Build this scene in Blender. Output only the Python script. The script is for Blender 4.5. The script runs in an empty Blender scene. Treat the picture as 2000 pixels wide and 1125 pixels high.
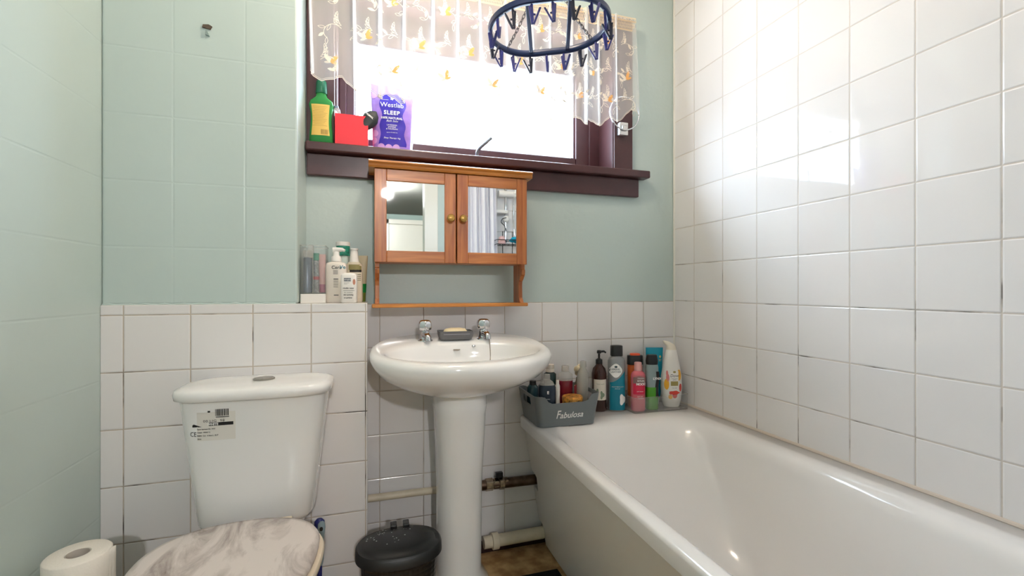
import bpy, bmesh, math, random
from mathutils import Vector, Matrix
from mathutils.bvhtree import BVHTree
random.seed(7)
PI = math.pi
scn = bpy.context.scene
COL = scn.collection
ZC = 0.975            # eye height above the floor
TH = math.atan(274 / 885.)
CT, ST = math.cos(TH), math.sin(TH)

# ---------------------------------------------------------------- camera, sky, exposure
cd = bpy.data.cameras.new('camera')
cam = bpy.data.objects.new('camera', cd)
COL.objects.link(cam)
cam.location = (0, 0, ZC)
cam.rotation_euler = (PI / 2, 0, -TH)
cd.sensor_fit = 'HORIZONTAL'; cd.sensor_width = 36.0
cd.lens = 36.0 * 885 / 2000
cd.shift_y = 0.0008
cd.clip_start = 0.01
scn.camera = cam

world = bpy.data.worlds.new('sky'); scn.world = world
world.use_nodes = True
bgn = world.node_tree.nodes['Background']
bgn.inputs[0].default_value = (0.66, 0.83, 1.0, 1)
bgn.inputs[1].default_value = 13.0
scn.view_settings.view_transform = 'Standard'
scn.view_settings.look = 'None'
scn.view_settings.gamma = 1.0
scn.view_settings.use_curve_mapping = False
scn.view_settings.exposure = 1.25
BATH_LAMP, HALL_LAMP = 27.0, 430.0

pl = bpy.data.lights.new('window_daylight', 'AREA')
pl.shape = 'RECTANGLE'; pl.size = 1.05; pl.size_y = 0.56
pl.cycles.is_portal = True
po = bpy.data.objects.new('window_daylight', pl); COL.objects.link(po)
po.location = (0.405, 1.84, ZC + 0.75)
po.rotation_euler = (-PI / 2, 0, 0)

# ---------------------------------------------------------------- helpers
def lin(c):
    if isinstance(c, str):
        c = [int(c[i:i + 2], 16) / 255. for i in (0, 2, 4)]
    return tuple((x / 12.92 if x <= 0.04045 else ((x + 0.055) / 1.055) ** 2.4) for x in c) + (1,)

def mat(name, col, rough=0.5, metal=0.0, trans=0.0, ior=1.45, alpha=1.0, emit=None, es=0, coat=0.0,
        bump=0.0, bscale=40.0, var=0.0, vscale=8.0):
    m = bpy.data.materials.new(name); m.use_nodes = True
    nt = m.node_tree; b = nt.nodes['Principled BSDF']
    c = lin(col)
    b.inputs['Base Color'].default_value = c
    b.inputs['Roughness'].default_value = rough
    b.inputs['Metallic'].default_value = metal
    b.inputs['Transmission Weight'].default_value = trans
    b.inputs['IOR'].default_value = ior
    b.inputs['Alpha'].default_value = alpha
    b.inputs['Coat Weight'].default_value = coat
    if emit:
        b.inputs['Emission Color'].default_value = lin(emit)
        b.inputs['Emission Strength'].default_value = es
    if var or bump:
        tc = nt.nodes.new('ShaderNodeTexCoord')
    if var:
        n = nt.nodes.new('ShaderNodeTexNoise'); n.inputs['Scale'].default_value = vscale
        n.inputs['Detail'].default_value = 4
        nt.links.new(tc.outputs['Object'], n.inputs['Vector'])
        r = nt.nodes.new('ShaderNodeValToRGB')
        r.color_ramp.elements[0].position = 0.3; r.color_ramp.elements[1].position = 0.7
        r.color_ramp.elements[0].color = tuple(max(0, x * (1 - var)) for x in c[:3]) + (1,)
        r.color_ramp.elements[1].color = tuple(min(1, x * (1 + var)) for x in c[:3]) + (1,)
        nt.links.new(n.outputs['Fac'], r.inputs['Fac'])
        nt.links.new(r.outputs['Color'], b.inputs['Base Color'])
    if bump:
        n = nt.nodes.new('ShaderNodeTexNoise'); n.inputs['Scale'].default_value = bscale
        nt.links.new(tc.outputs['Object'], n.inputs['Vector'])
        bp = nt.nodes.new('ShaderNodeBump'); bp.inputs['Strength'].default_value = bump
        bp.inputs['Distance'].default_value = 0.002
        nt.links.new(n.outputs['Fac'], bp.inputs['Height'])
        nt.links.new(bp.outputs['Normal'], b.inputs['Normal'])
    return m

def mth(nt, op, a, b=None, c=None):
    n = nt.nodes.new('ShaderNodeMath'); n.operation = op
    for i, v in enumerate((a, b, c)):
        if v is None: continue
        if isinstance(v, (int, float)): n.inputs[i].default_value = v
        else: nt.links.new(v, n.inputs[i])
    return n.outputs[0]

def tile_mat(name, col, grout, ax, pu, pv, fu, fv, rough=0.12, painted=False, grime=0.5, gw=0.0013):
    """glazed square tiles laid in the plane of world axes ax; fu, fv give one joint's position"""
    m = bpy.data.materials.new(name); m.use_nodes = True
    nt = m.node_tree; b = nt.nodes['Principled BSDF']; L = nt.links
    g = nt.nodes.new('ShaderNodeNewGeometry')
    s = nt.nodes.new('ShaderNodeSeparateXYZ'); L.new(g.outputs['Position'], s.inputs[0])
    def edge(out, p, f):
        q = mth(nt, 'DIVIDE', mth(nt, 'SUBTRACT', out, f), p)
        fr = mth(nt, 'FRACT', q)
        d = mth(nt, 'SUBTRACT', 0.5, mth(nt, 'ABSOLUTE', mth(nt, 'SUBTRACT', fr, 0.5)))
        return mth(nt, 'MULTIPLY', d, p), mth(nt, 'FLOOR', q)
    du, iu = edge(s.outputs[ax[0]], pu, fu)
    dv, iv = edge(s.outputs[ax[1]], pv, fv)
    d = mth(nt, 'MINIMUM', du, dv)
    mr = nt.nodes.new('ShaderNodeMapRange'); mr.interpolation_type = 'SMOOTHSTEP'
    mr.inputs['From Min'].default_value = gw * 0.6; mr.inputs['From Max'].default_value = gw * 1.5
    L.new(d, mr.inputs['Value'])
    mask = mr.outputs[0]
    h = nt.nodes.new('ShaderNodeMapRange'); h.interpolation_type = 'SMOOTHSTEP'
    h.inputs['From Min'].default_value = gw * 0.5; h.inputs['From Max'].default_value = gw * 3
    L.new(d, h.inputs['Value'])
    no = nt.nodes.new('ShaderNodeTexNoise'); no.inputs['Scale'].default_value = 7
    no.inputs['Detail'].default_value = 2; L.new(g.outputs['Position'], no.inputs['Vector'])
    if painted:
        no.inputs['Scale'].default_value = 30
        # the joints are mostly filled by paint: keep them in patches only
        n3 = nt.nodes.new('ShaderNodeTexNoise'); n3.inputs['Scale'].default_value = 5
        L.new(g.outputs['Position'], n3.inputs['Vector'])
        k = mth(nt, 'MULTIPLY', mth(nt, 'SUBTRACT', 1.0, h.outputs[0]), mth(nt, 'SMOOTH_MIN', 1.0, mth(nt, 'MULTIPLY', n3.outputs[0], 0.9), 0.1))
        height = mth(nt, 'SUBTRACT', mth(nt, 'MULTIPLY', no.outputs[0], 0.25), mth(nt, 'MULTIPLY', k, .8))
        b.inputs['Base Color'].default_value = lin(col)
    else:
        wn = nt.nodes.new('ShaderNodeTexWhiteNoise'); cx = nt.nodes.new('ShaderNodeCombineXYZ')
        L.new(iu, cx.inputs[0]); L.new(iv, cx.inputs[1]); L.new(cx.outputs[0], wn.inputs[0])
        # slight slope of each tile of its own, so the reflections break at the joints
        w2 = nt.nodes.new('ShaderNodeSeparateXYZ'); L.new(wn.outputs['Color'], w2.inputs[0])
        tilt = mth(nt, 'ADD', mth(nt, 'MULTIPLY', s.outputs[ax[0]], mth(nt, 'SUBTRACT', w2.outputs[0], 0.5)),
                   mth(nt, 'MULTIPLY', s.outputs[ax[1]], mth(nt, 'SUBTRACT', w2.outputs[1], 0.5)))
        height = mth(nt, 'ADD', h.outputs[0], mth(nt, 'ADD', mth(nt, 'MULTIPLY', no.outputs[0], 0.28), mth(nt, 'MULTIPLY', tilt, 3.0)))
        n2 = nt.nodes.new('ShaderNodeTexNoise'); n2.inputs['Scale'].default_value = 9
        n2.inputs['Detail'].default_value = 5; L.new(g.outputs['Position'], n2.inputs['Vector'])
        r2 = nt.nodes.new('ShaderNodeMapRange'); r2.inputs['From Min'].default_value = 0.52
        r2.inputs['From Max'].default_value = 0.66; r2.inputs['To Max'].default_value = grime
        L.new(n2.outputs[0], r2.inputs['Value'])
        gm = nt.nodes.new('ShaderNodeMix'); gm.data_type = 'RGBA'
        dz = nt.nodes.new('ShaderNodeMapRange'); dz.inputs['From Min'].default_value = 0.85; dz.inputs['From Max'].default_value = 1.35
        dz.inputs['To Min'].default_value = 1.0; dz.inputs['To Max'].default_value = 0.06
        L.new(s.outputs[2], dz.inputs['Value'])
        L.new(mth(nt, 'MULTIPLY', r2.outputs[0], dz.outputs[0]), gm.inputs[0]); gm.inputs[6].default_value = lin(grout); gm.inputs[7].default_value = lin('3a302a')
        tm = nt.nodes.new('ShaderNodeMix'); tm.data_type = 'RGBA'
        c = lin(col); tm.inputs[6].default_value = c
        tm.inputs[7].default_value = tuple(x * 0.94 for x in c[:3]) + (1,)
        L.new(wn.outputs['Value'], tm.inputs[0])
        fm = nt.nodes.new('ShaderNodeMix'); fm.data_type = 'RGBA'
        L.new(mask, fm.inputs[0]); L.new(gm.outputs[2], fm.inputs[6]); L.new(tm.outputs[2], fm.inputs[7])
        L.new(fm.outputs[2], b.inputs['Base Color'])
    bp = nt.nodes.new('ShaderNodeBump'); bp.inputs['Distance'].default_value = 0.0012
    bp.inputs['Strength'].default_value = 0.8
    L.new(height, bp.inputs['Height']); L.new(bp.outputs['Normal'], b.inputs['Normal'])
    if painted: b.inputs['Roughness'].default_value = rough
    else:
        rr = nt.nodes.new('ShaderNodeMapRange'); rr.inputs['To Min'].default_value = 0.7; rr.inputs['To Max'].default_value = rough
        L.new(mask, rr.inputs['Value']); L.new(rr.outputs[0], b.inputs['Roughness'])
    return m

def sheet_mat(name, col, dens, rough=0.05, gloss=0.08, translucent=False):
    """thin clear plastic / glass / net: mostly see-through with a little body"""
    m = bpy.data.materials.new(name); m.use_nodes = True
    nt = m.node_tree; nt.nodes.remove(nt.nodes['Principled BSDF']); out = nt.nodes['Material Output']
    tr = nt.nodes.new('ShaderNodeBsdfTransparent')
    if translucent:
        a = nt.nodes.new('ShaderNodeBsdfDiffuse'); t2 = nt.nodes.new('ShaderNodeBsdfTranslucent')
        a.inputs[0].default_value = lin(col); t2.inputs[0].default_value = lin(col)
        mx = nt.nodes.new('ShaderNodeMixShader'); mx.inputs[0].default_value = 0.02
        nt.links.new(a.outputs[0], mx.inputs[1]); nt.links.new(t2.outputs[0], mx.inputs[2]); body = mx.outputs[0]
    else:
        a = nt.nodes.new('ShaderNodeBsdfDiffuse'); a.inputs[0].default_value = lin(col); body = a.outputs[0]
    m1 = nt.nodes.new('ShaderNodeMixShader'); m1.inputs[0].default_value = dens
    nt.links.new(tr.outputs[0], m1.inputs[1]); nt.links.new(body, m1.inputs[2])
    fin = m1.outputs[0]
    if gloss:
        gl = nt.nodes.new('ShaderNodeBsdfGlossy'); gl.inputs['Roughness'].default_value = rough
        lw = nt.nodes.new('ShaderNodeLayerWeight'); lw.inputs[0].default_value = 0.5
        fr = mth(nt, 'ADD', 0.035, mth(nt, 'MULTIPLY', mth(nt, 'POWER', lw.outputs['Facing'], 5), 0.6))
        m2 = nt.nodes.new('ShaderNodeMixShader')
        nt.links.new(fr, m2.inputs[0])
        nt.links.new(fin, m2.inputs[1]); nt.links.new(gl.outputs[0], m2.inputs[2]); fin = m2.outputs[0]
    nt.links.new(fin, out.inputs['Surface'])
    return m

def obj(name, bm, m=None, parent=None, loc=None, smooth=True, bevel=0, ang=40, label=None):
    me = bpy.data.meshes.new(name)
    bmesh.ops.recalc_face_normals(bm, faces=bm.faces)
    bm.to_mesh(me); bm.free()
    ms = m if isinstance(m, (list, tuple)) else [m]
    for x in ms: me.materials.append(x)
    if smooth:
        for p in me.polygons: p.use_smooth = True
        try: me.set_sharp_from_angle(angle=math.radians(ang))
        except Exception: pass
    o = bpy.data.objects.new(name, me); COL.objects.link(o)
    if loc: o.location = loc
    if parent: o.parent = parent
    if bevel:
        b = o.modifiers.new('bevel', 'BEVEL'); b.width = bevel; b.segments = 2; b.limit_method = 'ANGLE'
        b.angle_limit = math.radians(50)
    if label: o['label'] = label
    return o

def tag(o, label, cat, group=None):
    o['label'] = label; o['category'] = cat
    if group: o['group'] = group
    return o

def thing(name, label, cat, loc=(0, 0, 0), rz=0, group=None):
    o = bpy.data.objects.new(name, None); COL.objects.link(o)
    o.empty_display_size = 0.05
    o.location = loc; o.rotation_euler = (0, 0, rz)
    return tag(o, label, cat, group)

def struct(name, bm, m, parent=None, **k):
    o = obj(name, bm, m, parent, **k)
    if not parent: o['kind'] = 'structure'
    return o

def B(): return bmesh.new()

def box(bm, x0, x1, y0, y1, z0, z1, mi=0):
    vs = [bm.verts.new((x, y, z)) for z in (z0, z1) for y in (y0, y1) for x in (x0, x1)]
    for f in ((0, 1, 3, 2), (4, 6, 7, 5), (0, 4, 5, 1), (1, 5, 7, 3), (3, 7, 6, 2), (2, 6, 4, 0)):
        fc = bm.faces.new([vs[i] for i in f]); fc.material_index = mi
    return vs

def ring_se(z, a, b, p=2.0, cx=0, cy=0, n=40, tilt=0):
    r = []
    for i in range(n):
        t = 2 * PI * i / n; c, s = math.cos(t), math.sin(t)
        x = a * math.copysign(abs(c) ** (2 / p), c); y = b * math.copysign(abs(s) ** (2 / p), s)
        r.append((cx + x, cy + y, z + tilt * (cy + y)))
    return r

def ring_rr(x0, x1, y0, y1, r, z, nc=8, ns=3):
    pts = []
    cs = [(x1 - r, y0 + r, -PI / 2), (x1 - r, y1 - r, 0), (x0 + r, y1 - r, PI / 2), (x0 + r, y0 + r, PI)]
    for k, (cx, cy, a0) in enumerate(cs):
        for i in range(nc + 1):
            a = a0 + PI / 2 * i / nc
            pts.append(Vector((cx + r * math.cos(a), cy + r * math.sin(a), z)))
        nx, ny, na = cs[(k + 1) % 4]
        q = Vector((nx + r * math.cos(na), ny + r * math.sin(na), z))
        for i in range(1, ns): pts.append(pts[k * (nc + ns) + nc].lerp(q, i / ns))
    return pts

def loft(bm, rings, cap0=True, cap1=True, mi=0):
    vr = [[bm.verts.new(p) for p in r] for r in rings]
    n = len(vr[0])
    for a, b in zip(vr, vr[1:]):
        for i in range(n):
            f = bm.faces.new((a[i], a[(i + 1) % n], b[(i + 1) % n], b[i])); f.material_index = mi
    for c, r in ((cap0, vr[0]), (cap1, vr[-1])):
        if c:
            f = bm.faces.new(r); f.material_index = mi
    return vr

def se(bm, secs, n=40, cap0=True, cap1=True, mi=0, tilt=0):
    """sections (z, a, b[, p, cx, cy])"""
    return loft(bm, [ring_se(s[0], s[1], s[2], *(s[3:] or ()), n=n, tilt=tilt) if len(s) > 3 else ring_se(s[0], s[1], s[2], n=n, tilt=tilt) for s in secs], cap0, cap1, mi)

def lathe(bm, prof, n=32, c=(0, 0), cap0=True, cap1=True, mi=0):
    return loft(bm, [ring_se(z, max(r, 1e-4), max(r, 1e-4), 2, c[0], c[1], n) for r, z in prof], cap0, cap1, mi)

def tube(bm, pts, r, n=10, caps=True, closed=False, mi=0):
    pts = [Vector(p) for p in pts]; rings = []
    up = Vector((0, 0, 1)); prev = None
    N = len(pts)
    for i, p in enumerate(pts):
        if closed: t = pts[(i + 1) % N] - pts[i - 1]
        else: t = pts[min(i + 1, N - 1)] - pts[max(i - 1, 0)]
        t.normalize()
        if prev is None:
            a = up if abs(t.z) < 0.9 else Vector((1, 0, 0))
            u = t.cross(a).normalized()
        else:
            u = (prev - t * prev.dot(t)).normalized()
        prev = u; v = t.cross(u)
        rr = r[i] if isinstance(r, (list, tuple)) else r
        rings.append([p + rr * (math.cos(2 * PI * k / n) * u + math.sin(2 * PI * k / n) * v) for k in range(n)])
    if closed: rings.append(rings[0])
    loft(bm, rings, caps and not closed, caps and not closed, mi)
    if closed: bmesh.ops.remove_doubles(bm, verts=bm.verts, dist=1e-6)

def prism(bm, poly, d0, d1, axis='y', mi=0):
    def P(a, b, d): return {'y': (a, d, b), 'x': (d, a, b), 'z': (a, b, d)}[axis]
    A = [bm.verts.new(P(a, b, d0)) for a, b in poly]; Bv = [bm.verts.new(P(a, b, d1)) for a, b in poly]
    n = len(poly)
    fs = [bm.faces.new(A), bm.faces.new(Bv[::-1])]
    for i in range(n): fs.append(bm.faces.new((A[i], A[(i + 1) % n], Bv[(i + 1) % n], Bv[i])))
    for f in fs: f.material_index = mi

def sphere(bm, c, r, sx=1, sy=1, sz=1, n=16, mi=0):
    res = bmesh.ops.create_uvsphere(bm, u_segments=n * 2, v_segments=n, radius=r)
    for v in res['verts']:
        v.co = Vector((c[0] + v.co.x * sx, c[1] + v.co.y * sy, c[2] + v.co.z * sz))
        for f in v.link_faces: f.material_index = mi

def bezier(pts, n=12):
    """Catmull-Rom through the points"""
    out = []; P = [pts[0]] + list(pts) + [pts[-1]]
    for i in range(1, len(P) - 2):
        for k in range(n):
            t = k / n
            out.append(tuple(0.5 * (2 * P[i][j] + (P[i + 1][j] - P[i - 1][j]) * t + (2 * P[i - 1][j] - 5 * P[i][j] + 4 * P[i + 1][j] - P[i + 2][j]) * t * t + (3 * P[i][j] - P[i - 1][j] - 3 * P[i + 1][j] + P[i + 2][j]) * t ** 3) for j in range(len(pts[0]))))
    out.append(tuple(pts[-1])); return out

# lettering and printed marks, pressed onto the front (-y side) of a surface
def text_flat(bm, body, size, cx, cz, shear=0, sx=1.0, space=1.0, bold=0.0, rot=0, align='CENTER'):
    cu = bpy.data.curves.new('t', 'FONT'); cu.body = body; cu.size = size; cu.align_x = align; cu.align_y = 'CENTER'
    cu.shear = shear; cu.space_character = space; cu.offset = bold; cu.resolution_u = 3
    o = bpy.data.objects.new('t', cu); COL.objects.link(o)
    dg = bpy.context.evaluated_depsgraph_get()
    me = bpy.data.meshes.new_from_object(o.evaluated_get(dg))
    vs = []
    for v in me.vertices:
        x, z = v.co.x * sx, v.co.y
        vs.append(bm.verts.new((cx + x * math.cos(rot) - z * math.sin(rot), 0, cz + x * math.sin(rot) + z * math.cos(rot))))
    for p in me.polygons:
        try: bm.faces.new([vs[i] for i in p.vertices])
        except ValueError: pass
    bpy.data.objects.remove(o); bpy.data.curves.remove(cu); bpy.data.meshes.remove(me)

def patch(bm, x0, x1, z0, z1, nx=14, nz=6):
    g = [[bm.verts.new((x0 + (x1 - x0) * i / nx, 0, z0 + (z1 - z0) * j / nz)) for i in range(nx + 1)] for j in range(nz + 1)]
    for j in range(nz):
        for i in range(nx): bm.faces.new((g[j][i], g[j][i + 1], g[j + 1][i + 1], g[j + 1][i]))

def blob(bm, cx, cz, a, b, n=20, rings=4, fn=None):
    """filled rounded shape as concentric rings"""
    c = bm.verts.new((cx, 0, cz)); prev = None
    for k in range(1, rings + 1):
        q = k / rings
        r = []
        for i in range(n):
            t = 2 * PI * i / n; s = fn(t) if fn else 1
            r.append(bm.verts.new((cx + a * q * s * math.cos(t), 0, cz + b * q * s * math.sin(t))))
        for i in range(n):
            if prev is None: bm.faces.new((c, r[i], r[(i + 1) % n]))
            else: bm.faces.new((prev[i], r[i], r[(i + 1) % n], prev[(i + 1) % n]))
        prev = r

def press(bm, target, off=0.0004, thick=0.0):
    """push marks onto target bmesh (front side)"""
    tree = target if isinstance(target, BVHTree) else BVHTree.FromBMesh(target)
    dead = []
    for v in bm.verts:
        h = tree.ray_cast(Vector((v.co.x, -2, v.co.z)), Vector((0, 1, 0)))
        if h[0] is None: dead.append(v)
        else: v.co.y = h[0].y - off
    if dead: bmesh.ops.delete(bm, geom=dead, context='VERTS')
    return bm

def XU(u, Y):
    """sideways position of something seen at column u and standing Y metres in"""
    r = (u - 1000) / 885.
    return Y * (r * CT + ST) / (CT - r * ST)

# ---------------------------------------------------------------- materials
Yb, Xr, Xl, Y1 = 1.649, 1.2385, -0.681, 1.455
CEIL = ZC + 1.34
M = {}
M['paint'] = mat('green_wall_paint', 'becdc9', 0.38, bump=0.25, bscale=60)
M['paint_tile_left'] = tile_mat('painted_tile_left', 'c0cfcb', '', (1, 2), 9, .178, -3, ZC + .113, rough=0.2, painted=True)
M['paint_tile_box'] = tile_mat('painted_tile_box', 'becdc9', '', (0, 2), .175, .178, -.345, ZC + .113, rough=0.3, painted=True)
TW = 'e8e5e4'
M['tile_right'] = tile_mat('white_tile_right', TW, 'cfc6bc', (1, 2), .1553, .152, .5923, ZC - .0503, grime=0.95, rough=0.04)
M['tile_back'] = tile_mat('white_tile_back', TW, 'c2b6a9', (0, 2), .1515, .1525, 1.0871, ZC - .053, grime=0.5)
M['tile_box'] = tile_mat('white_tile_box', TW, 'c2b5a6', (0, 2), .153, .1515, -.6301, ZC - .0705, grime=0.95)
M['tile_side'] = tile_mat('white_tile_side', TW, '9c9082', (1, 2), .3, .1515, 1.2, ZC - .0705)
M['tile_top'] = mat('white_tile_ledge', 'dcd4ca', 0.2)
M['ceil'] = mat('ceiling_paint', 'e9e6df', 0.8, bump=0.2)
M['brown'] = mat('brown_gloss_paint', '4a2b2c', 0.3, var=0.12, vscale=14, bump=0.15, bscale=30)
M['white_gloss'] = mat('white_gloss_paint', 'e8e4da', 0.3)
M['ceramic'] = mat('white_ceramic', 'ecebe9', 0.08, coat=0.4)
M['acrylic'] = mat('white_bath_acrylic', 'ebe8e6', 0.13, coat=0.3)
M['panel'] = mat('off_white_bath_panel', 'e6e3dd', 0.28)
M['chrome'] = mat('chrome', 'd8d8da', 0.08, 1.0)
M['brass_chrome'] = mat('tarnished_chrome', '9a8b78', 0.22, 1.0, var=0.3, vscale=60)
M['copper'] = mat('dull_copper_pipe', '6d5a4c', 0.3, 1.0, var=0.3, vscale=40)
M['cream'] = mat('aged_white_plastic_pipe', 'ddd0b8', 0.4, var=0.06, vscale=30)
M['seat'] = mat('cream_toilet_seat', 'e6d8c2', 0.25)
M['black'] = mat('black_plastic', '1c1c1c', 0.35)
M['mirror'] = mat('mirror_silvering', 'eef0ee', 0.015, 1.0)
M['white'] = mat('white_plastic', 'eeeae4', 0.3)
M['paper'] = mat('tissue_paper', 'ece6dc', 0.9, bump=0.4, bscale=250)
M['card'] = mat('grey_card', 'c2b9ae', 0.9)
M['ink'] = mat('black_print', '1e1c1b', 0.5)
M['whiteprint'] = mat('white_print', 'f4f2ee', 0.5)
M['glass'] = sheet_mat('window_glass', 'ffffff', 0.0, gloss=0.1)
M['clear'] = sheet_mat('clear_plastic', 'e4e6e4', 0.07, 0.05)
M['clear2'] = sheet_mat('cloudy_clear_plastic', 'd5d2cb', 0.33, 0.08)
M['smoky'] = sheet_mat('smoky_clear_plastic', 'b9b6ae', 0.5, 0.08)

def wood_mat(name, c1, c2, ax):
    m = bpy.data.materials.new(name); m.use_nodes = True; nt = m.node_tree; b = nt.nodes['Principled BSDF']
    tc = nt.nodes.new('ShaderNodeTexCoord'); mp = nt.nodes.new('ShaderNodeMapping')
    mp.inputs['Scale'].default_value = {'x': (1.5, 22, 22), 'z': (22, 22, 1.5)}[ax]
    n = nt.nodes.new('ShaderNodeTexNoise'); n.inputs['Scale'].default_value = 3.0; n.inputs['Detail'].default_value = 6
    n.inputs['Distortion'].default_value = 0.6
    r = nt.nodes.new('ShaderNodeValToRGB'); r.color_ramp.elements[0].position = 0.35; r.color_ramp.elements[1].position = 0.68
    r.color_ramp.elements[0].color = lin(c1); r.color_ramp.elements[1].color = lin(c2)
    nt.links.new(tc.outputs['Object'], mp.inputs[0]); nt.links.new(mp.outputs[0], n.inputs['Vector'])
    nt.links.new(n.outputs[0], r.inputs[0]); nt.links.new(r.outputs[0], b.inputs['Base Color'])
    b.inputs['Roughness'].default_value = 0.32; b.inputs['Coat Weight'].default_value = 0.2
    return m
M['pine_h'] = wood_mat('orange_pine_rail', 'a35c2c', 'c98247', 'x')
M['pine_v'] = wood_mat('orange_pine_stile', '9c5428', 'c47a40', 'z')
M['pine_l'] = wood_mat('light_pine_board', 'b8702c', 'd9913f', 'x')

# marble print of the seat lid
mm = bpy.data.materials.new('grey_marble_print'); mm.use_nodes = True; nt = mm.node_tree; b = nt.nodes['Principled BSDF']
tc = nt.nodes.new('ShaderNodeTexCoord'); mp = nt.nodes.new('ShaderNodeMapping'); mp.inputs['Rotation'].default_value = (0, 0, 0.5)
mp.inputs['Scale'].default_value = (9, 3.2, 1)
n = nt.nodes.new('ShaderNodeTexNoise'); n.inputs['Scale'].default_value = 1.6; n.inputs['Detail'].default_value = 9; n.inputs['Distortion'].default_value = 1.0
n.inputs['Roughness'].default_value = 0.62
r = nt.nodes.new('ShaderNodeValToRGB'); e = r.color_ramp.elements
e[0].position = 0.32; e[0].color = lin('8f837e'); e[1].position = 0.56; e[1].color = lin('d8cfca')
x = e.new(0.44); x.color = lin('bdb3ae')
nt.links.new(tc.outputs['Object'], mp.inputs[0]); nt.links.new(mp.outputs[0], n.inputs['Vector']); nt.links.new(n.outputs[0], r.inputs[0])
nt.links.new(r.outputs[0], b.inputs['Base Color']); b.inputs['Roughness'].default_value = 0.25
M['marble'] = mm

# chipboard-coloured floor
fm = bpy.data.materials.new('mottled_tan_floor'); fm.use_nodes = True; nt = fm.node_tree; b = nt.nodes['Principled BSDF']
tc = nt.nodes.new('ShaderNodeTexCoord'); n = nt.nodes.new('ShaderNodeTexNoise'); n.inputs['Scale'].default_value = 22; n.inputs['Detail'].default_value = 8
r = nt.nodes.new('ShaderNodeValToRGB'); e = r.color_ramp.elements; e[0].position = .35; e[0].color = lin('9c7648'); e[1].position = .65; e[1].color = lin('d0aa78')
nt.links.new(tc.outputs['Object'], n.inputs['Vector']); nt.links.new(n.outputs[0], r.inputs[0]); nt.links.new(r.outputs[0], b.inputs['Base Color'])
b.inputs['Roughness'].default_value = 0.5
M['floor'] = fm

# ---------------------------------------------------------------- setting
bm = B(); box(bm, -1.2, 1.6, -4.9, 1.95, -0.08, 0.0)
struct('floor', bm, M['floor'], smooth=False)
bm = B(); box(bm, -1.2, 1.6, -4.9, 1.95, CEIL, CEIL + 0.08)
struct('ceiling', bm, M['ceil'], smooth=False)
OX0, OX1, OZ0, OZ1 = -0.125, 0.939, ZC + .452, ZC + 1.02       # window opening
TT = ZC - .052                                                # top of the half-height tiling
bm = B()
box(bm, -0.8, Xr + .2, Yb, Yb + .15, 0, TT, 0)
box(bm, -0.8, Xr + .2, Yb + .004, Yb + .15, TT, OZ0, 1)
box(bm, -0.8, OX0, Yb + .004, Yb + .15, OZ0, OZ1, 1)
box(bm, OX1, Xr + .2, Yb + .004, Yb + .15, OZ0, OZ1, 1)
box(bm, -0.8, Xr + .2, Yb + .004, Yb + .15, OZ1, CEIL, 1)
struct('wall_back', bm, [M['tile_back'], M['paint']], smooth=False)
bm = B(); box(bm, Xr, Xr + .12, -.06, Yb + .15, 0, CEIL)
struct('wall_right', bm, M['tile_right'], smooth=False)
bm = B(); box(bm, Xl - .12, Xl, -.06, Yb + .15, 0, CEIL)
struct('wall_left', bm, M['paint_tile_left'], smooth=False)
bm = B()          # boxed-in lower wall behind the toilet with its ledge, and the pillar above
box(bm, Xl, -.013, Y1, Yb, 0, ZC - .0435, 0)
for f in bm.faces:
    c = f.calc_center_median()
    if c.x > -.02: f.material_index = 1
    if c.z > ZC - .05: f.material_index = 2
struct('wall_toilet', bm, [M['tile_box'], M['tile_side'], M['tile_top']], smooth=False, bevel=.002)
bm = B(); box(bm, Xl, -.209, Y1 + .006, Yb + .004, ZC - .0435, CEIL)
struct('wall_pillar', bm, M['paint_tile_box'], smooth=False, bevel=.006)
# painted caulk ridge under the pillar
bm = B(); tube(bm, [(Xl + .002 + i * (Xl * -1 - .215) / 30, Y1 + .006, ZC - .0425 + .0015 * math.sin(i * 2.3)) for i in range(31)], [0.0022 + .0014 * random.random() for i in range(31)], 8)
struct('trim_1', bm, M['paint'])
# white corner seal between the tiled walls
bm = B(); tube(bm, [(Xr - .001, Yb - .001, .5), (Xr - .001, Yb - .001, CEIL)], .0045, 8)
struct('trim_2', bm, M['white_gloss'])
bm = B(); tube(bm, [(Xr - .001, 0, ZC - .4755), (Xr - .001, Yb, ZC - .4755)], .006, 8)
tube(bm, [(.56, Yb - .001, ZC - .4755), (Xr, Yb - .001, ZC - .4755)], .006, 8)
struct('trim_3', bm, mat('bath_sealant', 'cfc2b4', 0.4))
# front wall (behind the viewer) with doorway; bath end is tiled
DX0, DX1, DZ = -0.50, 0.36, 1.99
M['tile_front'] = tile_mat('white_tile_front', TW, 'a89a8c', (0, 2), .152, .152, 1.0, ZC - .0503)
bm = B()
box(bm, DX1, Xr + .12, -.16, -.06, 0, CEIL, 1)
box(bm, .53, Xr, -.06, -.055, 0, CEIL, 0)
box(bm, Xl - .12, DX0, -.16, -.06, 0, CEIL, 1)
box(bm, DX0, DX1, -.16, -.06, DZ, CEIL, 1)
struct('wall_front', bm, [M['tile_front'], M['paint']], smooth=False)
# doorway lining and architrave
bm = B()
for xa, xb in ((DX0 - .06, DX0 + .005), (DX1 - .005, DX1 + .07)): box(bm, xa, xb, -.06, -.045, 0, DZ + .06)
box(bm, DX0 - .06, DX1 + .07, -.06, -.045, DZ - .005, DZ + .06)
box(bm, DX1 - .02, DX1, -.16, -.045, 0, DZ); box(bm, DX0, DX0 + .02, -.16, -.045, 0, DZ)
struct('trim_4', bm, M['white_gloss'], smooth=False, bevel=.003)
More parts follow.
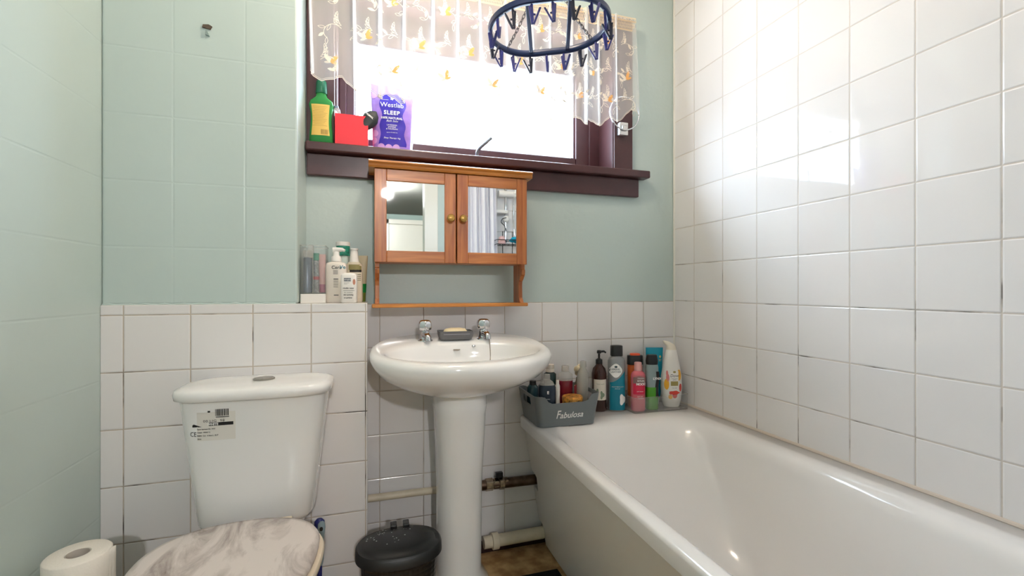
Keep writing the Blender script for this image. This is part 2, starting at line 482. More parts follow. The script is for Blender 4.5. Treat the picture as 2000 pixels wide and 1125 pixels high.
# hallway
HC = 2.2
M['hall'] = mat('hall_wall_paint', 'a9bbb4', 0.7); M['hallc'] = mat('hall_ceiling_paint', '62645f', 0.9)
bm = B(); box(bm, -1.0, -.9, -4.75, -.16, 0, CEIL); struct('wall_hall_left', bm, M['hall'], smooth=False)
bm = B(); box(bm, 1.35, 1.45, -4.75, -.16, 0, CEIL); struct('wall_hall_right', bm, M['hall'], smooth=False)
bm = B(); box(bm, -1.0, 1.45, -4.75, -4.63, 0, CEIL); struct('wall_hall_end', bm, M['hall'], smooth=False)
bm = B(); box(bm, -.9, 1.35, -4.63, -.16, HC, HC + .05); o = struct('ceiling_hall', bm, M['hallc'], smooth=False)
d1 = bpy.data.objects.new('door_1', None); COL.objects.link(d1); d1['kind'] = 'structure'; d1.location = (.65, -4.62, 0)
bm = B(); box(bm, -.38, .38, -.005, .035, 0, 2.03); obj('door_leaf', bm, M['white_gloss'], d1, smooth=False, bevel=.003)
bm = B(); box(bm, -.46, -.385, -.005, .05, 0, 2.11); box(bm, .385, .46, -.005, .05, 0, 2.11); box(bm, -.46, .46, -.005, .05, 2.035, 2.11)
obj('door_frame', bm, M['white_gloss'], d1, smooth=False, bevel=.003)
bm = B(); tube(bm, [(-.3, .035, 1.0), (-.3, .07, 1.0), (-.22, .07, 1.0)], .008); obj('door_handle', bm, M['chrome'], d1)

# lamps that the place has
def globe(name, label, x, y, zt, r, power, col):
    t = thing(name, label, 'ceiling light', (x, y, zt))
    bm = B(); lathe(bm, [(.045, -.02), (.05, -.012), (.05, 0)], 24); obj('ceiling_rose', bm, M['white'], t)
    L = .045
    bm = B(); lathe(bm, [(.03, -L), (.03, -.02)], 20); obj('lamp_holder', bm, M['white'], t)
    m = mat(name + '_glow', 'ffffff', 0.3, emit=col, es=power)
    bm = B(); sphere(bm, (0, 0, -L - r * .93), r); obj('glass_globe', bm, m, t)
    return t
globe('globe_light', 'white glass globe light on bathroom ceiling above basin, shining in the tiles', .27, 1.10, CEIL, .085, BATH_LAMP, 'ffecd6')
globe('hall_light', 'white glass globe light on hallway ceiling, seen glowing in the left cabinet mirror', .17, -2.5, HC, .058, HALL_LAMP, 'fbf8f8')

# window -------------------------------------------------------------------
w = bpy.data.objects.new('window_1', None); COL.objects.link(w); w['kind'] = 'structure'; w.location = (0, 0, 0)
Z = lambda r: ZC + r
bm = B()     # lining of the reveal
box(bm, OX0 - .0, OX0 + .012, Yb + .004, 1.80, OZ0, OZ1); box(bm, OX1 - .004, OX1 + .012, Yb - .01, 1.80, OZ0, OZ1 + .012)
box(bm, OX0, OX1, Yb + .004, 1.80, OZ1 - .012, OZ1)
obj('window_reveal', bm, M['brown'], w, smooth=False, bevel=.0015)
bm = B()     # architrave
box(bm, OX1, OX1 + .085, Yb - .018, Yb + .004, Z(.482), Z(1.105))
box(bm, -.206, OX0 + .006, Yb - .018, Yb + .004, Z(.482), Z(1.105))
box(bm, OX0 + .006, OX1, Yb - .018, Yb + .004, OZ1 - .006, Z(1.105))
obj('window_casing', bm, M['brown'], w, smooth=False, bevel=.003)
bm = B()
FO = .045
def frame(bm, x0, x1, z0, z1, y0, y1, l, r_, b_, t_):
    box(bm, x0, x0 + l, y0, y1, z0, z1); box(bm, x1 - r_, x1, y0, y1, z0, z1)
    box(bm, x0 + l, x1 - r_, y0, y1, z0, z0 + b_); box(bm, x0 + l, x1 - r_, y0, y1, z1 - t_, z1)
frame(bm, OX0 + .012, OX1, Z(.482), OZ1 - .012, 1.755, 1.80, .025, .05, .02, .04)
obj('window_frame', bm, M['brown'], w, smooth=False, bevel=.003)
bm = B(); frame(bm, OX0 + .034, OX1 - .045, Z(.498), OZ1 - .045, 1.765, 1.81, .03, .062, .058, .07)
frame(bm, OX0 + .06, OX1 - .104, Z(.554), OZ1 - .108, 1.778, 1.80, .008, .01, .008, .008)
obj('window_sash', bm, M['brown'], w, smooth=False, bevel=.004)
bm = B(); box(bm, OX0 + .05, OX1 - .09, 1.789, 1.793, Z(.52), OZ1 - .10); obj('window_pane', bm, M['glass'], w, smooth=False)
bm = B(); box(bm, -.2065, 1.088, 1.600, 1.649, Z(.452), Z(.482)); box(bm, OX0, OX1, 1.649, 1.81, Z(.453), Z(.482))
obj('window_sill', bm, M['brown'], w, smooth=False, bevel=.005)
bm = B(); box(bm, -.206, 1.053, Yb - .018, Yb + .004, Z(.378), Z(.452)); obj('window_apron', bm, M['brown'], w, smooth=False, bevel=.003)
bm = B()
hx = XU(932, 1.72)
tube(bm, bezier([(hx - .012, 1.735, Z(.487)), (hx, 1.73, Z(.50)), (hx + .002, 1.72, Z(.535)), (hx + .028, 1.70, Z(.562)), (hx + .05, 1.69, Z(.582))], 6), .0065)
box(bm, hx - .03, hx + .03, 1.725, 1.75, Z(.482), Z(.489))
obj('window_stay', bm, mat('worn_grey_metal', '85878a', .35, .8), w)

# skirting below the basin wall
bm = B(); box(bm, -.013, .66, Yb - .022, Yb, 0, .035); struct('baseboard_back', bm, mat('dark_maroon_paint', '2a1212', .5), smooth=False, bevel=.002)

# ---------------------------------------------------------------- bathtub
t = thing('bathtub', 'long white bathtub with built-in side panel along the tiled right wall', 'bathtub', (0, 0, 0))
zr = Z(-.4775)
R = [
    ring_rr(.5350, 1.2345, -.048, 1.6450, .030, zr - .040),
    ring_rr(.5345, 1.2350, -.048, 1.6455, .030, zr - .010),
    ring_rr(.5365, 1.2345, -.047, 1.6450, .030, zr - .003),
    ring_rr(.5410, 1.2330, -.045, 1.6440, .030, zr),
    ring_rr(.5700, 1.1600, .050, 1.475, .13, zr - .001),
    ring_rr(.5800, 1.1450, .065, 1.455, .14, zr - .005),
    ring_rr(.5880, 1.1330, .080, 1.438, .145, zr - .016),
    ring_rr(.5960, 1.1230, .095, 1.418, .150, zr - .040),
    ring_rr(.6200, 1.1000, .120, 1.300, .155, zr - .180),
    ring_rr(.6500, 1.0700, .160, 1.180, .155, zr - .310),
    ring_rr(.6900, 1.0300, .220, 1.080, .140, zr - .360),
    ring_rr(.7500, .9700, .320, .980, .100, zr - .372)]
bm = B(); loft(bm, R, False, True); tub = obj('tub', bm, M['acrylic'], t, ang=80)
bm = B(); poly = [(-.04, .005), (1.60, .005), (1.60, .085), (1.643, .085), (1.643, .215), (1.595, .215), (1.59, .27), (1.605, .278), (1.643, .28), (1.643, zr - .012), (-.04, zr - .012)]
prism(bm, poly, 0, .008, 'x')
for v in bm.verts: v.co.x += .552 + .078 * (1 - v.co.z / zr) ** 1.0
obj('bath_panel', bm, M['panel'], t, smooth=False, bevel=.0015, label='off-white panel closing the side of the tub')
bm = B(); lathe(bm, [(.028, zr - .3715), (.03, zr - .368), (.02, zr - .3665)], 24, (.86, .36)); obj('bath_waste', bm, M['chrome'], t)

# ---------------------------------------------------------------- basin
bx = .273
t = thing('washbasin', 'white oval washbasin on a pedestal below the pine cabinet', 'washbasin', (bx, 1.45, 0))
K = .095
def BS(zrel, a, b, p, cy, k=K):  # section tilted a little to the front
    return ring_se(Z(zrel) - 0, a, b, p, 0, 0, 64), cy, k
secs = [(-.335, .085, .095, 2.2, 1.470, 0), (-.330, .110, .120, 2.2, 1.465, 0), (-.312, .160, .150, 2.2, 1.450, .02), (-.285, .212, .182, 2.25, 1.433, .05), (-.255, .250, .210, 2.3, 1.420, .08),
        (-.225, .272, .228, 2.3, 1.413, K), (-.205, .280, .2335, 2.3, 1.411, K), (-.192, .279, .2335, 2.3, 1.411, K), (-.183, .272, .229, 2.3, 1.413, K), (-.180, .262, .221, 2.3, 1.417, K),
        (-.183, .246, .148, 2.1, 1.378, K), (-.1865, .236, .129, 2.1, 1.369, K), (-.196, .229, .1235, 2.1, 1.367, K), (-.225, .212, .116, 2.1, 1.371, .07), (-.258, .172, .098, 2, 1.380, .03), (-.295, .10, .055, 2, 1.385, 0), (-.303, .03, .025, 2, 1.39, 0)]
rings = []
for zrel, a, b, p, cy, k in secs:
    rr = []
    for (x, y, z) in ring_se(0, a, b, p, 0, 0, 72):
        yy = cy + y; rr.append((x, min(yy, 1.6455) - 1.45, Z(zrel) + k * (min(yy, 1.6455) - 1.41)))
    rings.append(rr)
bm = B(); loft(bm, rings, True, True)
tree = BVHTree.FromBMesh(bm)
basin = obj('basin', bm, M['ceramic'], t, ang=80)
bm = B(); se(bm, [(0.0, .105, .11, 2.6, .003, .045), (.02, .095, .10, 2.6, .003, .045), (.06, .072, .082, 2.6, .003, .045), (.35, .073, .085, 2.6, .003, .035), (Z(-.40), .083, .093, 2.6, .003, .027), (Z(-.372), .086, .096, 2.6, .003, .025), (Z(-.369), .0845, .0945, 2.6, .003, .025), (Z(-.331), .086, .096, 2.6, .003, .022)], 48)
obj('pedestal', bm, M['ceramic'], t, ang=60)
def tap(px, sx):
    zt = Z(-.176)
    e = bpy.data.objects.new('tap', None); COL.objects.link(e); e.parent = t; e.location = (px - bx, 1.532 - 1.45, zt); e.rotation_euler = (0, 0, -.12 * 0)
    bm = B(); se(bm, [(0, .025, .024, 3), (.006, .0245, .0235, 3), (.010, .019, .019, 2.5), (.022, .016, .017, 2.2), (.036, .0145, .0145)], 28)
    sy = -.028
    tube(bm, [(0, -.002, .020), (0, -.018, .0225), (sx * .004, -.034, .022), (sx * .005, -.045, .015), (sx * .005, -.047, .006)], [.012, .012, .0112, .010, .0095], 16)
    obj('spout', bm, M['chrome'], e)
    bm = B()
    rings = []
    for z, r_, dp in ((.036, .014, 0), (.040, .021, .0), (.048, .0235, .0025), (.058, .0235, .003), (.066, .021, .002), (.071, .016, .0), (.073, .008, 0)):
        rings.append([((r_ - dp * (0.5 + 0.5 * math.cos(6 * q))) * math.cos(q), (r_ - dp * (0.5 + 0.5 * math.cos(6 * q))) * math.sin(q), z) for q in [2 * PI * i / 48 for i in range(48)]])
    loft(bm, rings); obj('tap_head', bm, M['chrome'], e, ang=70)
    return e
tap(XU(830, 1.532), 1); tap(XU(944, 1.532), 1)
# overflow, chain stay and chain
h = tree.ray_cast(Vector((XU(892, 1.49) - bx, -1.6 , Z(-.205))), Vector((0, 1, -.0)))
def on_bowl(u, v):
    d = Vector(((u - 1000) / 885. * CT + ST, CT - (u - 1000) / 885. * ST, (564 - v) / 885.)).normalized()
    o_ = Vector((-bx, -1.45, ZC)); hh = tree.ray_cast(o_, d); return hh[0], hh[1]
p, nrm = on_bowl(892, 683)
if p is None: p, nrm = Vector((0, .03, Z(-.2))), Vector((0, -1, 0.3))
def disc_on(bm, p, nrm, r, h=.002, n=20):
    if nrm.y > 0: nrm = -nrm
    q = nrm.to_track_quat('Z', 'Y'); lathe(bm, [(r, 0), (r, h * .7), (r * .85, h)], n)
    for v in bm.verts: v.co = p + q @ v.co
bm = B(); disc_on(bm, p, nrm, .0115); obj('overflow', bm, mat('scaled_chrome', '9a8e80', .35, 1.0), t, label='tarnished round overflow cover')
p2, n2 = on_bowl(925, 677)
bm = B(); disc_on(bm, p2, n2, .007, .006); obj('chain_stay', bm, M['chrome'], t)
bm = B(); cxx = XU(955, 1.49) - bx
pts = [(cxx - .004, .075, Z(-.158)), (cxx, .04, Z(-.17)), (cxx, .028, Z(-.19)), (cxx, .02, Z(-.23)), (cxx - .01, .0, Z(-.262))]
tube(bm, bezier(pts, 8), .0013, 6); obj('plug_chain', bm, M['brass_chrome'], t)
# soap dish + soap
zs = Z(-.1700)
t = thing('soap_dish', 'grey rectangular soap dish between the two basin taps', 'soap dish', (XU(889, 1.535), 1.535, zs), -.02)
bm = B(); loft(bm, [ring_rr(-.052, .052, -.032, .032, .008, 0), ring_rr(-.056, .056, -.036, .036, .01, .012), ring_rr(-.058, .058, -.038, .038, .01, .028), ring_rr(-.055, .055, -.035, .035, .008, .028), ring_rr(-.051, .051, -.031, .031, .006, .008)], True, True)
obj('dish_body', bm, mat('dark_grey_rubber', '6b6a6b', .5), t)
bm = B(); tube(bm, [(x, -.0375, .018) for x in (-.044, .044)], .002, 6); obj('rim_line', bm, mat('mid_grey_rubber', '86858a', .5), t)
bm = B(); se(bm, [(.0085, .032, .018, 2.4), (.018, .040, .023, 2.4), (.027, .040, .023, 2.4), (.034, .034, .018, 2.4), (.037, .018, .009, 2.4)], 32)
o = obj('soap_bar', bm, mat('cream_soap', 'ecd9b0', .4), loc=(XU(889, 1.535), 1.535, zs)); tag(o, 'cream bar of soap lying in the grey soap dish', 'soap')

# ---------------------------------------------------------------- cabinet
t = thing('bathroom_cabinet', 'orange pine wall cabinet with two mirrored doors and open shelf above basin', 'cabinet', (.267, 1.52, Z(-.062)))
cx0, cx1 = -.261, .261; Yd = 0.0; Yk = .1095      # front and back of the carcass, local
zb, zd0, zd1, ztp = 0.0, .148, .452, .472
bm = B()
side = [(.016, .012), (Yk, .012), (Yk, zd1), (.018, zd1), (.018, zd0), (.018, zd0 - .015), (.012, zd0 - .02), (.014, zd0 - .035), (.03, zd0 - .05), (.044, zd0 - .06), (.046, zd0 - .075), (.044, .03), (.03, .014)]
def side_board(x0, x1):
    bm = B(); prism(bm, side, x0, x1, 'x'); return bm
obj('side_board', side_board(cx0 + .004, cx0 + .018), M['pine_v'], t, smooth=False, bevel=.001)
obj('side_board', side_board(cx1 - .018, cx1 - .004), M['pine_v'], t, smooth=False, bevel=.001)
bm = B(); box(bm, cx0 - .006, cx1 + .006, .008, Yk, 0, .012); obj('bottom_shelf', bm, M['pine_l'], t, smooth=False, bevel=.003)
bm = B(); box(bm, cx0 + .018, cx1 - .018, .019, Yk, zd0, zd0 + .012); box(bm, cx0 + .018, cx1 - .018, Yk - .005, Yk, zd0 + .012, zd1); obj('carcass', bm, M['pine_h'], t, smooth=False)
bm = B()
prof = [(-.006, zd1), (-.009, zd1 + .005), (-.010, zd1 + .010), (-.008, zd1 + .013), (-.015, zd1 + .016), (-.015, zd1 + .020), (-.010, zd1 + .023), (Yk, zd1 + .023), (Yk, zd1)]
prism(bm, prof, cx0 - .016, cx1 + .016, 'x'); obj('top_board', bm, M['pine_l'], t, smooth=False, bevel=.001)
def door(x0, x1, kx):
    e = bpy.data.objects.new('cabinet_door', None); COL.objects.link(e); e.parent = t; e.location = (0, 0, 0)
    fw = .038
    for xa in (x0, x1 - fw):
        b1 = B(); box(b1, xa, xa + fw, -.001, .017, zd0, zd1 - .002); obj('door_stile', b1, M['pine_v'], e, smooth=False, bevel=.002)
    for za in (zd0, zd1 - .002 - fw):
        b1 = B(); box(b1, x0 + fw, x1 - fw, -.001, .017, za, za + fw); obj('door_rail', b1, M['pine_h'], e, smooth=False, bevel=.002)
    b1 = B(); box(b1, x0 + fw - .001, x1 - fw + .001, .004, .010, zd0 + fw - .001, zd1 - fw - .001)
    obj('mirror_glass', b1, M['mirror'], e, smooth=False)
    b1 = B(); kz = zd0 + .15
    rings = [[(kx + r_ * math.cos(q), y, kz + r_ * math.sin(q)) for q in [2 * PI * i / 24 for i in range(24)]] for r_, y in ((.006, -.001), (.006, -.008), (.0125, -.013), (.0135, -.018), (.011, -.023), (.005, -.025))]
    loft(b1, rings); obj('knob', b1, mat('brass_knob', 'b08a48', .3, .6), e)
door(cx0 + .002, .005, -.014); door(.009, cx1 - .002, .028)

# ---------------------------------------------------------------- toilet
tx = -.284
t = thing('toilet', 'white close-coupled toilet with a marble-print seat lid against the tiled wall', 'toilet', (tx, 1.25, 0))
bm = B()
cs = []
for zrel, a, y0, y1 in ((-.607, .118, 1.300, 1.446), (-.602, .129, 1.288, 1.448), (-.588, .1345, 1.280, 1.449), (-.50, .144, 1.274, 1.451), (-.40, .156, 1.269, 1.452), (-.30, .1680, 1.265, 1.453), (-.272, .1705, 1.263, 1.453)):
    cs.append((Z(zrel), a, (y1 - y0) / 2, 4.5, 0, (y0 + y1) / 2 - 1.25))
se(bm, cs, 72)
ctree = BVHTree.FromBMesh(bm)
obj('cistern', bm, M['ceramic'], t, ang=70)
bm = B()
y0, y1 = 1.243 - 1.25, 1.4535 - 1.25; c_ = (y0 + y1) / 2; h_ = (y1 - y0) / 2
se(bm, [(Z(-.272), .174, h_ - .006, 4, 0, c_), (Z(-.270), .180, h_ - .001, 4, 0, c_), (Z(-.258), .182, h_, 4, 0, c_), (Z(-.248), .179, h_ - .002, 4, 0, c_), (Z(-.2435), .166, h_ - .010, 3.6, 0, c_), (Z(-.2415), .145, h_ - .03, 3.2, 0, c_), (Z(-.2405), .06, h_ - .07, 3, 0, c_)], 72)
obj('cistern_lid', bm, M['ceramic'], t, ang=70)
bm = B(); lathe(bm, [(.026, Z(-.2405)), (.026, Z(-.2375)), (.0235, Z(-.2365)), (.0225, Z(-.2375)), (.021, Z(-.237)), (.020, Z(-.236))], 32, (.010, c_)); box(bm, .009, .011, c_ - .02, c_ + .02, Z(-.2362), Z(-.2356)); obj('flush_button', bm, mat('brushed_chrome', '9c9890', .3, .9), t)
bm = B()  # pan
se(bm, [(0, .11, .17, 2.6, -.005, -.18), (.03, .105, .165, 2.6, -.005, -.18), (.15, .10, .17, 2.4, -.005, -.16), (.25, .14, .20, 2.3, -.005, -.17), (.33, .172, .225, 2.2, -.005, -.19), (.368, .178, .232, 2.2, -.005, -.20), (.376, .170, .225, 2.2, -.005, -.20)], 48)
se(bm, [(.0, .08, .10, 3, 0, .09), (.20, .08, .10, 3, 0, .09), (.31, .09, .09, 3, 0, .095), (.35, .112, .080, 3.5, 0, .11), (.3675, .116, .076, 4, 0, .113)], 48)
obj('pan', bm, M['ceramic'], t, ang=60)
# seat + lid: straight-backed oval
def dring(z, w, y_b, y_f, s=1.0):
    r = []
    for i in range(64):
        q = 2 * PI * i / 64; c, s_ = math.cos(q), math.sin(q)
        if s_ >= 0:   # back half squarer
            x = w * math.copysign(abs(c) ** (2 / 2.35), c); y = -.155 + (y_b + .155) * abs(s_) ** (2 / 2.35)
        else:
            x = w * math.copysign(abs(c) ** .95, c); y = -.155 - (-.155 - y_f) * abs(s_) ** .95
        r.append((x - .006, y, z))
    return r
bm = B(); loft(bm, [dring(.377, .180, -.008, -.435), dring(.380, .187, -.004, -.440), dring(.388, .188, -.003, -.441), dring(.394, .185, -.005, -.438)])
obj('toilet_seat', bm, M['seat'], t, ang=60, label='cream plastic seat showing round the edge of the lid')
bm = B(); loft(bm, [dring(.3945, .172, -.010, -.425), dring(.398, .177, -.004, -.430), dring(.406, .178, -.003, -.431), dring(.412, .174, -.006, -.427), dring(.4145, .162, -.018, -.412), dring(.4155, .10, -.06, -.33)])
obj('seat_lid', bm, M['marble'], t, ang=60, label='grey and white marble-print lid')
for s_ in (-1, 1):
    bm = B(); box(bm, s_ * .075 - .018, s_ * .075 + .018, -.004, .012, .3900, .401); obj('seat_hinge', bm, M['seat'], t, smooth=False, bevel=.003)
# peeling label
def CX(u): return XU(u, 1.275) - tx
def CZ(v): return Z(-(v - 564) / 885. * 1.095)
bm = B(); poly = []
patch(bm, CX(386), CX(462), CZ(862), CZ(806), 10, 10); press(bm, ctree, .0004)
st = obj('maker_sticker', bm, mat('yellowed_sticker_paper', 'dedad2', .6), t, smooth=False, label='worn paper sticker with barcode and print')
bm = B()
xs = [CX(422)]; random.seed(3)
x = CX(423)
while x < CX(450):
    wd = random.choice([.0008, .0014, .0022]); patch(bm, x, x + wd, CZ(814), CZ(800.5), 1, 4); x += wd + random.choice([.0009, .0014])
patch(bm, CX(424), CX(450), CZ(817), CZ(815.5), 6, 1)
patch(bm, CX(410), CX(458), CZ(833), CZ(826.5), 10, 3)
prismp = [(CX(376), CZ(835)), (CX(376), CZ(831)), (CX(379), CZ(829)), (CX(396), CZ(834.5))]
f = [bm.verts.new((a, 0, b_)) for a, b_ in prismp]; bm.faces.new(f)
text_flat(bm, 'CE', .0155, CX(377.5), CZ(849.5), bold=0, sx=.8)
text_flat(bm, '00 LIG  98', .0085, CX(420), CZ(823.5), sx=1.15, space=1.1)
for v_, a_, b_, s_ in ((839, 386, 428, 'Export basinware SB-1 WHT'), (845.5, 386, 416, 'Cistern  WRAS 12'), (852, 386, 440, 'BSEN  CL1  6 litre L  EUT'), (858.5, 386, 394, '2km')):
    text_flat(bm, s_, .0048, CX(a_), CZ(v_), align='LEFT', bold=.0001, sx=(CX(b_) - CX(a_)) / (len(s_) * .0026))
patch(bm, CX(408), CX(413), CZ(806.5), CZ(803), 1, 1)
press(bm, ctree, .0009); obj('sticker_print', bm, M['ink'], st, smooth=False)
bm = B(); text_flat(bm, 'WHITE', .0075, CX(418), CZ(829.9), bold=.0003); press(bm, ctree, .0013); obj('sticker_lettering', bm, M['whiteprint'], st, smooth=False)
for o_ in (st.children): o_.parent = st

# brush
hx, hy = XU(626, 1.405), 1.405
t = thing('toilet_brush', 'blue and grey toilet brush standing in holder between toilet and bin', 'toilet brush', (hx, hy, 0))
hz0, hz1 = .10, Z(-.66)
bm = B()
rings = []
for k, (z, a, b_) in enumerate(((.09, .006, .005), (.16, .007, .006), (.205, .0085, .0075), (.22, .011, .008), (.245, .009, .007), (.27, .011, .008), (.295, .0145, .009), (.308, .0135, .008), (.315, .007, .005))):
    rings.append(ring_se(z, a, b_, 2.2, -.003, .002, 24))
loft(bm, rings); obj('handle', bm, mat('royal_blue_plastic', '20286e', .35), t)
bm = B(); rings = [ring_se(z, a, .005, 2.2, .003, -.005, 24) for z, a in ((.185, .003), (.20, .006), (.225, .007), (.245, .0065), (.27, .008), (.292, .0105), (.304, .0095), (.310, .004))]
loft(bm, rings); obj('grip', bm, mat('pale_blue_rubber', '8fa3aa', .5), t, label='pale grey-blue rubber grip')
bm = B(); rings = [[(.003 + r_ * math.cos(q), -.0095 - dy, .290 + r_ * 1.3 * math.sin(q)) for q in [2 * PI * i / 20 for i in range(20)]] for r_, dy in ((.0048, -.001), (.0045, .0015), (.001, .0015))]
loft(bm, rings, False, True); obj('hanging_hole', bm, M['black'], t)
bm = B(); lathe(bm, [(.036, 0), (.038, .005), (.034, .10), (.036, .115), (.031, .115), (.029, .01)], 32, (.01, 0)); obj('brush_holder', bm, mat('brown_tinted_plastic', '6c5246', .4), t)

# toilet rolls stacked on the floor by the left wall
rx, ry = -.590, 1.180
def roll(name, z, lab):
    bm = B(); R_, r_, H_ = .0555, .0205, .1045
    lathe(bm, [(r_, .0), (R_ - .002, 0), (R_, .003), (R_, H_ - .003), (R_ - .003, H_), (r_ + .001, H_), (r_, H_ - .002), (r_, 0.0)], 56, cap0=False, cap1=False)
    e = thing(name, lab, 'toilet roll', (rx, ry, z), .3, 'toilet rolls stacked by the left wall')
    obj('paper', bm, M['paper'], e, ang=50)
    b2 = B(); lathe(b2, [(r_ - .0002, .001), (r_ - .0002, H_ - .001), (r_ - .0015, H_ - .001), (r_ - .0015, .001)], 40, cap0=False, cap1=False); obj('card_core', b2, M['card'], e)
    return e
e0 = roll('toilet_roll', .3155, 'white toilet roll on top of the stack by the left wall')
b2 = B(); g = [[b2.verts.new((.0556 * math.cos(a) * (1 + k_), .0556 * math.sin(a) * (1 + k_), z)) for (a, k_) in ((-.35, 0), (-.2, .003), (-.12, .03), (-0.06, .10))] for z in (.103, .085, .06, .03, .002)]
for j in range(4):
    for i in range(3): b2.faces.new((g[j][i], g[j][i + 1], g[j + 1][i + 1], g[j + 1][i]))
e0b = obj('loose_sheet', b2, M['paper'], e0); sm = e0b.modifiers.new('th', 'SOLIDIFY'); sm.thickness = .0006
def copy_tree(o, parent=None):
    c = o.copy(); COL.objects.link(c); c.parent = parent
    for ch in list(o.children): copy_tree(ch, c)
    return c
for k in range(3):
    c = copy_tree(e0); c.location.z = .1048 * k + .0005
    for ch in list(c.children):
        if ch.name.startswith('loose'): bpy.data.objects.remove(ch)
    c['label'] = ['white toilet roll at the bottom of the stack by the left wall', 'white toilet roll second from the bottom of the stack', 'white toilet roll just beneath the top one of the stack'][k]

# ---------------------------------------------------------------- bin
t = thing('waste_bin', 'black oval plastic waste bin with domed lid and white specks beside pedestal', 'waste bin', (.074, 1.312, 0))
wm = bpy.data.materials.new('black_woven_plastic'); wm.use_nodes = True; nt = wm.node_tree; b = nt.nodes['Principled BSDF']
b.inputs['Base Color'].default_value = lin('161718'); b.inputs['Roughness'].default_value = .35
tc = nt.nodes.new('ShaderNodeTexCoord'); ck = nt.nodes.new('ShaderNodeTexVoronoi'); ck.inputs['Scale'].default_value = 75; ck.inputs['Randomness'].default_value = 0.15
bp = nt.nodes.new('ShaderNodeBump'); bp.inputs['Distance'].default_value = .003; bp.invert = True
nt.links.new(tc.outputs['Object'], ck.inputs['Vector']); nt.links.new(ck.outputs['Distance'], bp.inputs['Height']); nt.links.new(bp.outputs[0], b.inputs['Normal'])
sp = bpy.data.materials.new('black_plastic_with_specks'); sp.use_nodes = True; nt = sp.node_tree; b = nt.nodes['Principled BSDF']; b.inputs['Roughness'].default_value = .42
tc = nt.nodes.new('ShaderNodeTexCoord'); vo = nt.nodes.new('ShaderNodeTexVoronoi'); vo.inputs['Scale'].default_value = 110
no = nt.nodes.new('ShaderNodeTexNoise'); no.inputs['Scale'].default_value = 30
nt.links.new(tc.outputs['Object'], vo.inputs['Vector']); nt.links.new(tc.outputs['Object'], no.inputs['Vector'])
a1 = mth(nt, 'LESS_THAN', vo.outputs['Distance'], .26); 
vd = nt.nodes.new('ShaderNodeVectorMath'); vd.operation = 'DISTANCE'; vd.inputs[1].default_value = (-.035, .035, .27)
nt.links.new(tc.outputs['Object'], vd.inputs[0])
a2 = mth(nt, 'GREATER_THAN', mth(nt, 'SUBTRACT', no.outputs[0], mth(nt, 'MULTIPLY', vd.outputs['Value'], 3.2)), .39); a3 = mth(nt, 'MULTIPLY', a1, a2)
mx = nt.nodes.new('ShaderNodeMix'); mx.data_type = 'RGBA'; nt.links.new(a3, mx.inputs[0]); mx.inputs[6].default_value = lin('1d1e1f'); mx.inputs[7].default_value = lin('c8cccb')
nt.links.new(mx.outputs[2], b.inputs['Base Color'])
bm = B(); se(bm, [(0, .085, .062, 2.4), (.004, .09, .066, 2.4), (.10, .097, .071, 2.4), (.226, .104, .077, 2.4), (.23, .108, .081, 2.4), (.238, .108, .081, 2.4)], 64); obj('bin_body', bm, wm, t)
bm = B(); se(bm, [(.236, .112, .084, 2.4), (.238, .118, .089, 2.4), (.258, .117, .088, 2.4), (.264, .112, .083, 2.4), (.265, .100, .073, 2.4), (.268, .097, .070, 2.4), (.272, .07, .05, 2.2), (.273, .02, .02)], 64); obj('bin_lid', bm, sp, t)
for x_ in (-.012, .024):
    bm = B(); box(bm, x_ - .009, x_ + .009, .062, .092, .258, .279); obj('lid_hinge', bm, M['black'], t, smooth=False, bevel=.002)

# ---------------------------------------------------------------- pipes
t = thing('supply_pipe', 'thin horizontal pipe along back wall with tarnished isolating valve behind pedestal', 'pipe', (.3, 1.622, Z(-.722)))
bm = B(); tube(bm, [(-.312, 0, .006), (-.16, 0, .006), (.07, 0, .004)], .0125, 16); obj('painted_pipe', bm, M['cream'], t, label='cream painted left run of the pipe')
bm = B(); tube(bm, [(.07, 0, 0), (.34, 0, -.004)], .0185, 16); obj('bare_pipe', bm, M['copper'], t, label='dark bare right run of the pipe')
bm = B()
for a_, b_, r_ in ((.10, .128, .023), (.13, .150, .020), (.152, .170, .0235), (.172, .185, .019)):
    rings = [[(x_, r_ * math.cos(q), r_ * math.sin(q)) for q in [2 * PI * i / 6 + .3 for i in range(6)]] for x_ in (a_, b_)]
    loft(bm, rings)
obj('valve_body', bm, M['brass_chrome'], t, smooth=False, bevel=.0015)
bm = B(); box(bm, .138, .165, -.008, .008, .022, .042); obj('valve_lever', bm, M['black'], t, smooth=False, bevel=.002)
t = thing('waste_pipe', 'thick cream waste pipe with a collar running low from pedestal to bath', 'pipe', (.45, 1.602, .053))
bm = B(); tube(bm, [(-.062, 0, 0), (.168, 0, .002)], .0215, 20); obj('pipe_run', bm, M['cream'], t)
bm = B(); rings = [[(x_, r_ * math.cos(q), r_ * math.sin(q)) for q in [2 * PI * i / 24 for i in range(24)]] for x_, r_ in ((-.032, .025), (-.030, .0285), (-.008, .0285), (-.006, .025))]
loft(bm, rings); obj('collar', bm, M['cream'], t)
bm = B(); box(bm, 0, .225, 0, .55, .0008, .009)
o = obj('bath_mat', bm, mat('black_mat_pile', '101214', .9, bump=.6, bscale=300), loc=(.388, .90, 0), smooth=False, bevel=.003); tag(o, 'black floor mat beside the bath panel, mostly out of view', 'mat')
